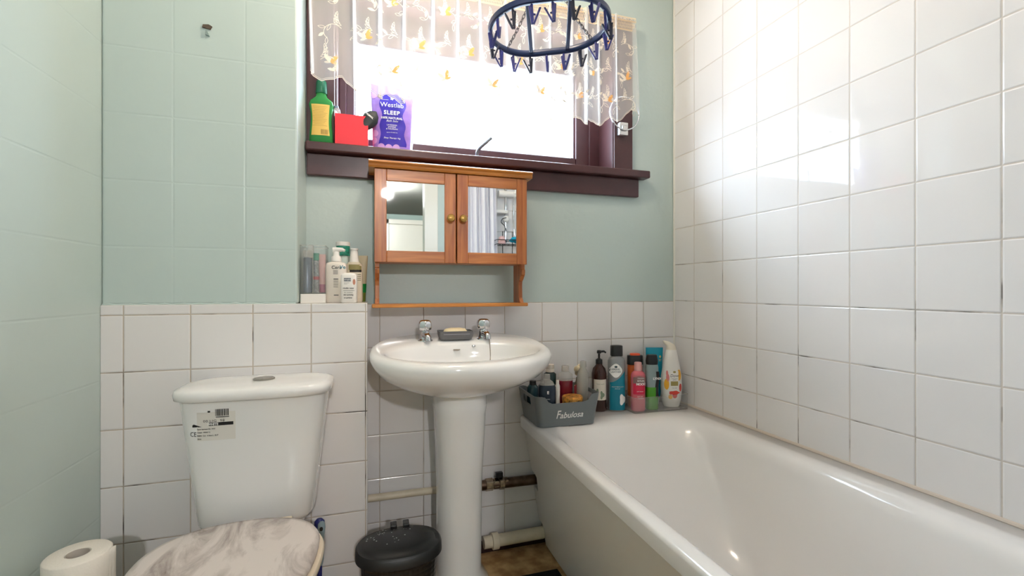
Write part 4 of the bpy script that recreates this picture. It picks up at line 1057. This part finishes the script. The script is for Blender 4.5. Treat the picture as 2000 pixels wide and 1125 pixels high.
# purple pouch
px0, px1 = XU(724, 1.62), XU(808, 1.62)
t = thing('bath_salts_pouch', 'purple stand-up pouch of bath salts with white lettering on the window sill', 'pouch', ((px0 + px1) / 2, 1.648, SZ), -.06)
w2 = (px1 - px0) / 2
bm = B(); rings = []
for j in range(17):
    q = j / 16; z = .226 * q
    wv = w2 * (.90 + .10 * q) if q < .8 else w2 * 1.0
    th = .024 * (1 - q) ** .7 + .0015; rr = []
    for i in range(48):
        a = 2 * PI * i / 48; x = wv * math.copysign(abs(math.cos(a)) ** .75, math.cos(a)); y = th * math.copysign(abs(math.sin(a)) ** .8, math.sin(a))
        y += .0008 * math.sin(x * 110 + z * 60) * (1 - abs(math.cos(a))) + .0006 * math.sin(z * 150 + x * 40)
        zz = z + (.010 * (x / wv) * -1 + .004 * math.cos(x * 60)) * q ** 3 + (-.022 if False else 0) * q
        rr.append((x, y, zz))
    rings.append(rr)
loft(bm, rings); ptree = BVHTree.FromBMesh(bm)
obj('pouch_body', bm, mat('lilac_foil', '9b78c8', .3, var=.15, vscale=30), t, ang=60)
bm = B(); g = []
for j in range(21):
    z = .012 + .186 * j / 20; w_ = w2 * (.60 + .06 * math.sin(z * 90) + .04 * math.sin(z * 41))
    g.append([bm.verts.new((-w_ * .86 + 1.9 * w_ * i / 14 - .002, 0, z)) for i in range(15)])
for j in range(20):
    for i in range(14): bm.faces.new((g[j][i], g[j][i + 1], g[j + 1][i + 1], g[j + 1][i]))
press(bm, ptree, .0005); obj('violet_panel', bm, mat('deep_violet_print', '3a2ba6', .3), t, label='deep violet centre panel')
its = [('b', x_ * w2, z_, .012, .012) for x_, z_ in ((-.85, .03), (-.8, .055), (-.85, .085), (-.82, .11), (-.5, .008), (-.15, .006), (.2, .007), (-.85, .19), (-.5, .205), (0, .208), (.45, .2))]
marks(t, 'petal_print', ptree, mat('pink_petal_print', 'c79ad8', .35), its, .0012)
s_ = 1.0
its = [('t', 'Westlab', .0235, .000, .158), ('t', 'SLEEP', .0195, -.001, .130, {'bold': .0006, 'space': 1.15}), ('t', '100% NATURAL', .0105, -.001, .111, {'bold': .0003}), ('t', 'Bath Salts', .010, 0, .101, {'shear': .4}), ('t', 'LAVENDER', .0072, 0, .086), ('t', 'JASMINE', .0072, 0, .079), ('t', '& VALERIAN', .0072, 0, .072), ('t', 'epsom & dead sea', .005, 0, .06), ('t', 'Sleep Therapy 1kg', .0075, 0, .040, {'shear': .3}),
       ('b', 0, .182, .0062, .0062, lambda q: .62 + .38 * abs(math.cos(2.5 * q))), ('r', -.030, -.012, .176, .1768), ('r', .012, .030, .176, .1768)]
marks(t, 'lettering', ptree, M['whiteprint'], its, .0022)
for o_ in [t.children[-1]]: pass
# white tube behind pouch
t = thing('white_sill_tube', 'white tube standing half hidden behind the purple pouch', 'tube', (XU(797, 1.69), 1.69, SZ))
P(t, 'tube_body', [(.02, .015, .013), (.05, .018, .012), (.125, .019, .003, 2.6), (.135, .019, .002, 2.6)], mat('grey_white_tube', 'c2c6c8', .4)); P(t, 'cap', [(0, .014, .013), (.0198, .015, .0135)], M['white'])

# ---------------------------------------------------------------- towel ring
X_, Y_ = XU(1218, 1.612), 1.612
t = thing('towel_ring', 'chrome ring with square bracket on right side of the window casing', 'towel ring', (X_, Y_, Z(.645)))
bm = B(); box(bm, -.020, .020, -.004, .0185, -.026, .026); box(bm, -.012, .012, -.012, -.004, -.010, .012); obj('bracket', bm, mat('satin_chrome', 'c9c8c6', .2, .8), t, smooth=False, bevel=.004)
bm = B(); tube(bm, [(.066 * math.sin(a), -.008, .060 + -.066 * math.cos(a)) for a in [2 * PI * i / 48 for i in range(48)]], .0028, 10, closed=True); obj('ring', bm, M['chrome'], t)

# ---------------------------------------------------------------- sock dryer
t = thing('hanging_peg_airer', 'oval blue plastic peg airer hanging from the ceiling in front of window', 'clothes airer', (.500, 1.245, Z(.77)))
t.rotation_euler = (math.radians(-2), math.radians(-3.5), -math.radians(22))
nav = mat('dark_blue_plastic', '1b2d54', .3)
A_, Rr = .046, .128
def oval(n=72, r=Rr, a=A_):
    P_ = []; per = 4 * a + 2 * PI * r
    for i in range(n):
        s_ = per * i / n
        if s_ < 2 * a: P_.append((-a + s_, -r))
        elif s_ < 2 * a + PI * r: q = (s_ - 2 * a) / r - PI / 2; P_.append((a + r * math.cos(q), r * math.sin(q)))
        elif s_ < 4 * a + PI * r: P_.append((a - (s_ - 2 * a - PI * r), r))
        else: q = (s_ - 4 * a - PI * r) / r + PI / 2; P_.append((-a + r * math.cos(q), r * math.sin(q)))
    return P_
bm = B()
def band(r, z): return [(x, y, z) for x, y in oval(96, r)]
loft(bm, [band(Rr + .004, -.009), band(Rr + .007, -.007), band(Rr + .007, .007), band(Rr + .002, .010), band(Rr - .003, .010), band(Rr - .006, .005), band(Rr - .006, -.007), band(Rr - .004, -.009), band(Rr + .004, -.009)], False, False)
obj('oval_frame', bm, nav, t, ang=50)
for s_ in (-1, 1):
    bm = B(); box(bm, s_ * .058 - .006, s_ * .058 + .006, -Rr - .001, Rr + .001, -.005, .005); obj('cross_bar', bm, nav, t, smooth=False, bevel=.002)
pg = None
pm = [mat('blue_peg_plastic', '2a2f74', .35), mat('dark_peg_plastic', '22263a', .35)]
def peg_mesh():
    bm = B()
    for s_, a in ((-1, .10), (1, .42)):
        bb = B()
        box(bb, -.003, .003, -.0035, .0035, -.048, 0)
        for v in bb.verts:
            x = v.co.x; z = v.co.z + .048
            v.co.x = x * math.cos(a) + s_ * (z * math.sin(a) + .002); v.co.z = z * math.cos(a) - x * 0 - .060
        me_ = bpy.data.meshes.new('x'); bb.to_mesh(me_); bb.free(); bm.from_mesh(me_); bpy.data.meshes.remove(me_)
    box(bm, -.0025, .0025, -.003, .003, -.052, -.006)
    tube(bm, [(0, 0, -.003), (-.004, 0, -.010), (0, 0, -.016)], .0018, 6)
    box(bm, -.006, .008, -.0025, .0025, -.036, -.032)
    return bm
pts = oval(18)
base = None
for i, (x, y) in enumerate(pts):
    if base is None: base = o = obj('peg', peg_mesh(), pm[0], t, smooth=False, bevel=.0008)
    else:
        o = base.copy(); COL.objects.link(o); o.parent = t
    if i % 3 == 2 and i:
        if i == 2: o.data = o.data.copy(); o.data.materials[0] = pm[1]; dk = o.data
        else: o.data = dk
    o.location = (x, y, -.004); o.rotation_euler = (0, 0, [0.1, 2.9, .6, -.5, 1.4, 3.3][i % 6])
# chains
def chain(p0, p1, sag=0):
    bm = B(); p0, p1 = Vector(p0), Vector(p1); L_ = (p1 - p0).length; n = int(L_ / .0115)
    d = (p1 - p0).normalized(); q = d.to_track_quat('Z', 'Y')
    for k in range(n):
        c = p0 + (p1 - p0) * ((k + .5) / n) + Vector((0, 0, -sag * math.sin(PI * (k + .5) / n)))
        rot = Matrix.Rotation(PI / 2 * (k % 2) + .3, 3, 'Z')
        ps = []
        for j in range(12):
            a = 2 * PI * j / 12; v = Vector((.0042 * math.cos(a), 0, .0078 * math.sin(a))); ps.append(c + q @ (rot @ v))
        tube(bm, ps, .0011, 5, closed=False, caps=False); 
        tube(bm, [ps[-1], ps[0]], .0011, 5, caps=False)
    return bm
apex = (0, 0, .21)
gm3 = mat('dark_metal_chain', '4a4a50', .35, .6)
for x, y in ((-.13, -.085), (.13, -.085), (-.13, .085), (.13, .085)): obj('chain', chain((x, y, .005), apex, .02), gm3, t)
bm = B(); tube(bm, [(0, 0, .205), (0, 0, .30), (0.001, 0, .562)], .0035, 8); tube(bm, bezier([(0, 0, .562), (.015, 0, .572), (.018, 0, .59)], 5), .003, 8); obj('hanging_hook', bm, nav, t)

# ---------------------------------------------------------------- net curtain
CY = 1.598
t = thing('net_curtain', 'sheer white net curtain valance with embroidered vines and butterflies across window top', 'curtain', (0, CY, 0))
random.seed(11)
ztop = Z(1.085)
# pleat columns (x) and how wide each one is
fx = [XU(u, CY) for u in (604, 690, 742, 790, 846, 893, 935, 985, 1036, 1072, 1115, 1143, 1166, 1200)]
fw = [.005, .009, .012, .010, .014, .012, .012, .011, .014, .010, .013, .016, .011, .007]
xend = XU(1240, CY) + .003
path = []   # (x, y, s) at the top ; s = length along the cloth
x_prev = XU(600, CY) ; s_ = 0
def seg(x0, y0, x1, y1, n, kind):
    global s_
    for i in range(n):
        q = i / n; path.append((x0 + (x1 - x0) * q, y0 + (y1 - y0) * q, s_ + abs(x1 - x0) * q, kind))
    s_ += abs(x1 - x0)
X0c = max(x_prev, -.203)
cur = X0c
for k, (f_, w_) in enumerate(zip(fx, fw)):
    f_ = max(f_, X0c + .004)
    if f_ - w_ / 2 > cur: seg(cur, 0, f_ - w_ / 2, 0, 10, 0)
    seg(f_ - w_ / 2, 0, f_ + w_ / 2, -.004, 4, 1)
    seg(f_ + w_ / 2, -.004, f_ - w_ / 2, -.009, 4, 2)
    seg(f_ - w_ / 2, -.009, f_ + w_ * .35, -.014, 4, 2)
    seg(f_ + w_ * .35, -.014, f_ - w_ * .4, -.018, 4, 3)
    seg(f_ - w_ * .4, -.018, f_ + w_ / 2, -.003, 4, 3)
    cur = f_ + w_ / 2
seg(cur, 0, xend, 0, 10, 0); path.append((xend, 0, s_, 0))
Sl = s_
def zbot(s_, x):
    sc = abs(math.sin(PI * s_ / .115))            # scallops
    sc2 = abs(math.sin(PI * s_ / .038 + .5))
    base = .708 - .045 * min(1, max(0, (x + .15) / .20)) + .055 * min(1, max(0, (x - .86) / .12))
    return Z(base - .028 * sc - .006 * sc2)
NZ = 26
def cpt(x, y, s_, q, kind=0):
    """q=0 at the wire, 1 at the hem"""
    zb_ = zbot(s_, x); z = ztop + (zb_ - ztop) * q
    wob = .006 * math.sin(s_ * 38 + q * 1.2) * q + .004 * math.sin(s_ * 91 + 1 + 2 * q) * q
    sp_ = .010 * math.sin(s_ * 7 + 1.3) * q - .012 * q * (1 if x < .2 else -.3) * 0
    return (x + sp_ + (.004 * q if kind == 2 else 0), y * (1 - .25 * q) - .002 + wob - .010 * q, z)
bm = B(); gv = [[bm.verts.new(cpt(x, y, s0, j / NZ, kd)) for (x, y, s0, kd) in path] for j in range(NZ + 1)]
for j in range(NZ):
    for i in range(len(path) - 1): bm.faces.new((gv[j][i], gv[j][i + 1], gv[j + 1][i + 1], gv[j + 1][i]))
voile = sheet_mat('white_voile', 'f4f2f0', .33, gloss=0, translucent=True)
thread = sheet_mat('white_thread', 'e2d8ca', 1.0, gloss=0)
cream_t = sheet_mat('cream_crochet', 'f2dcbc', .80, gloss=0, translucent=True)
obj('voile_panel', bm, voile, t, ang=180)
# hem: opaque stitched edge
def surf(x, q):
    best = None
    for i in range(len(path) - 1):
        a, b_ = path[i], path[i + 1]
        if a[3] == 0 and b_[3] <= 1 and a[0] <= x <= b_[0] and b_[0] > a[0]:
            k = (x - a[0]) / (b_[0] - a[0]); return a[1] + (b_[1] - a[1]) * k, a[2] + (b_[2] - a[2]) * k
    j = min(range(len(path)), key=lambda i: abs(path[i][0] - x)); return path[j][1], path[j][2]
bm = B()
def hem(q0, q1):
    a_, b_ = [], []
    for (x, y, s0, kd) in path:
        p = Vector(cpt(x, y, s0, 1, kd)); 
        a_.append(bm.verts.new((p.x, p.y - .0008, p.z + q0))); b_.append(bm.verts.new((p.x, p.y - .0008, p.z + q1)))
    for i in range(len(a_) - 1): bm.faces.new((a_[i], a_[i + 1], b_[i + 1], b_[i]))
hem(0, .0022); hem(.006, .0070)
obj('scalloped_hem', bm, thread, t, ang=180)
# crochet header: band with lattice
bm = B()
def strip(x0, z0, x1, z1, w_, dy=-.0015, n=1):
    d = Vector((x1 - x0, z1 - z0)); L_ = d.length; nn = Vector((-d.y, d.x)) / L_ * w_ / 2
    vs = []
    for i in range(n + 1):
        q = i / n; x = x0 + (x1 - x0) * q; z = z0 + (z1 - z0) * q; y, s0 = surf(x, 0)
        vs.append((bm.verts.new((x + nn.x, y + dy - .002, z + nn.y)), bm.verts.new((x - nn.x, y + dy - .002, z - nn.y))))
    for a_, b_ in zip(vs, vs[1:]): bm.faces.new((a_[0], b_[0], b_[1], a_[1]))
hb0, hb1 = Z(1.035), Z(1.072)
strip(X0c, hb0, xend, hb0, .006, n=120); strip(X0c, hb1, xend, hb1, .006, n=120); strip(X0c, ztop, xend, ztop, .006, n=120)
x = X0c
while x < xend - .012:
    strip(x, hb0, x + .010, hb1, .0016); strip(x + .010, hb0, x, hb1, .0016); x += .0062
x = X0c + .005
while x < xend - .01:      # little picot arches above
    strip(x, hb1, x + .006, ztop, .002); strip(x + .012, hb1, x + .006, ztop, .002); x += .016
obj('crochet_heading', bm, cream_t, t, smooth=False, label='cream crochet band along the top of the net')
# embroidery on the flat spans
bmv, bmf = B(), B()
def yq(x, z):
    y, s0 = surf(x, 0); zb_ = zbot(s0, x); q = max(0, min(1, (z - ztop) / (zb_ - ztop))); p = cpt(x, y, s0, q)
    return p[1] - .0015
def ribbon(bm, pts, w_, taper=False):
    vs = []
    for i, (x, z) in enumerate(pts):
        a_ = Vector(pts[max(i - 1, 0)]); b_ = Vector(pts[min(i + 1, len(pts) - 1)]); d = b_ - a_
        if d.length < 1e-7: continue
        ww = w_ * (math.sin(PI * (i + .5) / len(pts)) * .8 + .2 if taper else 1) / 2
        nn = Vector((-d.y, d.x)).normalized() * ww; y = yq(x, z)
        vs.append((bm.verts.new((x + nn.x, y, z + nn.y)), bm.verts.new((x - nn.x, y, z - nn.y))))
    for a_, b_ in zip(vs, vs[1:]): bm.faces.new((a_[0], b_[0], b_[1], a_[1]))
def leaf(x, z, a, L_, w_, fill=False):
    c, s0 = math.cos(a), math.sin(a)
    up = [(x + c * L_ * q - s0 * w_ * math.sin(PI * q) / 1, z + s0 * L_ * q + c * w_ * math.sin(PI * q)) for q in [i / 8 for i in range(9)]]
    dn = [(x + c * L_ * q + s0 * w_ * math.sin(PI * q), z + s0 * L_ * q - c * w_ * math.sin(PI * q)) for q in [i / 8 for i in range(9)]]
    ribbon(bmv, up, .0013); ribbon(bmv, dn, .0013)
    if fill: ribbon(bmv, [(x + c * L_ * q, z + s0 * L_ * q) for q in [i / 6 for i in range(7)]], w_ * 1.5, True)
def wing(bm, x, z, a, L_, w_):
    c, s0 = math.cos(a), math.sin(a)
    ribbon(bm, [(x + c * L_ * q, z + s0 * L_ * q) for q in [i / 8 for i in range(9)]], w_, True)
def vine(x, z, a, L_, curl, n=26):
    pts = [(x, z)]; aa = a
    for i in range(n):
        aa += curl / n * (1 + 1.5 * (i / n)) ; x += math.cos(aa) * L_ / n; z += math.sin(aa) * L_ / n; pts.append((x, z))
        if i % 6 == 4: leaf(x, z, aa + random.choice([-1, 1]) * .9, .020 + .006 * random.random(), .0042, random.random() < .35)
    ribbon(bmv, pts, .0017)
spans = []
cur = X0c
for f_, w_ in zip(fx, fw):
    spans.append((cur, f_ - w_ / 2)); cur = f_ + w_ / 2
spans.append((cur, xend))
ki = 0
for (a_, b_) in spans:
    W_ = b_ - a_
    if W_ < .022: continue
    # long sweeping stems, a few big leaves, one butterfly per span
    for zz, dr in ((1.0, 1), (.885, -1), (.775, 1)):
        xm = a_ + W_ * (.25 if dr > 0 else .75)
        vine(xm, Z(zz - .03), PI / 2 - dr * .9, .095, -dr * 1.9, 30)
        for k in range(5):
            leaf(xm + dr * .004 * k, Z(zz + .005 * k - .02), (PI if dr < 0 else 0) + dr * (.2 + .38 * k), min(.024, W_ * .4), .0036)
    for k, zz in enumerate((.965, .835, .735)):
        if W_ > .03 and (k + ki) % 2 == 0:
            xm = a_ + W_ * .5; a0 = random.uniform(-.2, .5); sz = min(.034, W_ * .5)
            wing(bmf, xm, Z(zz), a0 + 1.0, sz, .013); wing(bmv, xm, Z(zz), a0 + 2.3, sz, .014); wing(bmf, xm, Z(zz), a0 + .1, sz * .6, .009); wing(bmv, xm, Z(zz), a0 + 3.2, sz * .6, .008)
    ki += 1
obj('embroidery', bmv, thread, t, smooth=False, label='white embroidered vines and leaves')
obj('butterfly_motifs', bmf, sheet_mat('orange_thread', 'e6ae70', 1.0, gloss=0), t, smooth=False, label='pale orange butterfly motifs')
t = thing('curtain_wire', 'thin curtain wire with end hook across the top of the window casing', 'curtain wire', (0, CY + .008, Z(1.088)))
bm = B(); tube(bm, [(-.203, 0, 0), (XU(1234, CY), 0, 0)], .0028, 8); obj('wire', bm, M['white'], t)
bm = B(); xx = XU(1233, CY); tube(bm, [(xx, 0, 0), (xx + .006, .008, .002), (xx + .006, .026, .002)], .0026, 8); obj('end_hook', bm, M['chrome'], t)
bm = B(); tube(bm, [(-.2, 0, 0), (-.2, .026, 0)], .0026, 8); obj('end_hook', bm, M['chrome'], t)

# ---------------------------------------------------------------- what the mirrors show: the tap end of the bath
t = thing('shower_riser', 'white and chrome shower riser rail with handset holder, seen in right mirror', 'shower', (.90, -.055, 0))
bm = B(); tube(bm, [(0, .045, 1.30), (0, .045, 2.08)], .0095, 12); tube(bm, [(0, 0, 1.31), (0, .045, 1.31)], .011, 10); tube(bm, [(0, 0, 2.07), (0, .045, 2.07)], .011, 10); obj('riser_rail', bm, M['chrome'], t)
bm = B(); rings = [[(x_, .055 + .022 * math.cos(q), Z(.665) + .022 * math.sin(q)) for q in [2 * PI * i / 20 for i in range(20)]] for x_ in (-.055, .075)]; loft(bm, rings); obj('handset_holder', bm, M['white'], t)
bm = B(); se(bm, [(Z(.525), .06, .035, 3, -.05, .06), (Z(.535), .065, .04, 3, -.05, .06), (Z(.545), .065, .04, 3, -.05, .06)], 24); obj('soap_shelf', bm, M['white'], t)
bm = B(); sphere(bm, (.0, .06, Z(.49)), .024, 1, .7, 1, 10); obj('rail_foot', bm, M['white'], t)
bm = B(); tube(bm, bezier([(.06, .075, Z(.665)), (.09, .09, Z(.78)), (.10, .12, Z(.86)), (.10, .14, Z(.9))], 6), [.012] * 19, 12); obj('handset', bm, M['white'], t)
bm = B(); tube(bm, bezier([(.055, .07, Z(.64)), (.05, .07, Z(.5)), (.055, .08, Z(.38)), (.09, .08, Z(.22)), (.12, .06, Z(.02)), (.0, .06, Z(-.1)), (-.02, .03, Z(-.2))], 8), .007, 10); obj('shower_hose', bm, M['chrome'], t)
t = thing('wire_caddy', 'black wire shower caddy hanging from riser rail, seen in right mirror', 'caddy', (.90, .035, Z(.28)))
bm = B()
def wr(pts, r=.003): tube(bm, pts, r, 6)
wr(bezier([(-.005, -.015, .215), (-.035, .0, .205), (-.045, 0, .18), (-.02, 0, .155), (-.01, 0, .12)], 5)); wr([(-.035, 0, -.20), (-.035, 0, .118), (.035, 0, .118), (.035, 0, -.20)])
for z_ in (.05, .02): wr([(-.10, 0, z_), (.12, 0, z_), (.12, .09, z_), (-.10, .09, z_), (-.10, 0, z_)])
for k in range(8): x_ = -.10 + .22 * k / 7; wr([(x_, 0, .02), (x_, .09, .02)], .0018)
for z_ in (-.14, -.17): wr([(-.10, 0, z_), (.12, 0, z_), (.12, .09, z_), (-.10, .09, z_), (-.10, 0, z_)])
for k in range(8): x_ = -.10 + .22 * k / 7; wr([(x_, 0, -.17), (x_, .09, -.17)], .0018)
obj('wire_frame', bm, M['black'], t)
bm = B(); random.seed(2)
for k in range(16): sphere(bm, (.02 + .09 * random.random(), .02 + .06 * random.random(), .042 + .022 * random.random()), .02, 1.2, 1, .7, 8)
o = obj('blue_scrunchie', bm, mat('turquoise_cloth', '1698b8', .9), loc=(.90, .035, Z(.28) + .002)); tag(o, 'turquoise bath puff lying in the wire caddy', 'bath puff')
bm = B(); se(bm, [(.024, .022, .02, 3), (.03, .025, .023, 3), (.07, .02, .02, 2.4), (.078, .01, .01)], 20); o = obj('pink_soap_box', bm, mat('pale_pink_soap', 'e0b6b4', .5), loc=(.845, .085, Z(.28))); tag(o, 'pale pink soap beside the turquoise puff in the wire caddy', 'soap')
t = thing('shower_curtain', 'white shower curtain gathered at the tap end of the bath, seen in right mirror', 'shower curtain', (.70, .06, 0))
bm = B(); n = 60; cols_ = []
for j in range(12):
    z = .52 + (2.0 - .52) * j / 11; cols_.append([bm.verts.new((-.10 + .20 * i / n * (1.15 - .15 * j / 11) + .006 * math.sin(i * 1.1), .022 * math.sin(i * .75 + j * .06) , z)) for i in range(n + 1)])
for j in range(11):
    for i in range(n): bm.faces.new((cols_[j][i], cols_[j][i + 1], cols_[j + 1][i + 1], cols_[j + 1][i]))
o = obj('curtain_cloth', bm, mat('white_shower_cloth', 'eceaf0', .6), t, ang=180); sm = o.modifiers.new('th', 'SOLIDIFY'); sm.thickness = .001
bm = B(); tube(bm, [(.57, -.06, 2.02), (.57, .03, 2.02), (.60, .06, 2.02), (Xr, .06, 2.02)], .01, 10)
o = obj('shower_curtain_rail', bm, M['chrome']); tag(o, 'chrome shower curtain rail across the tap end of the bath, behind the viewer', 'curtain rail')
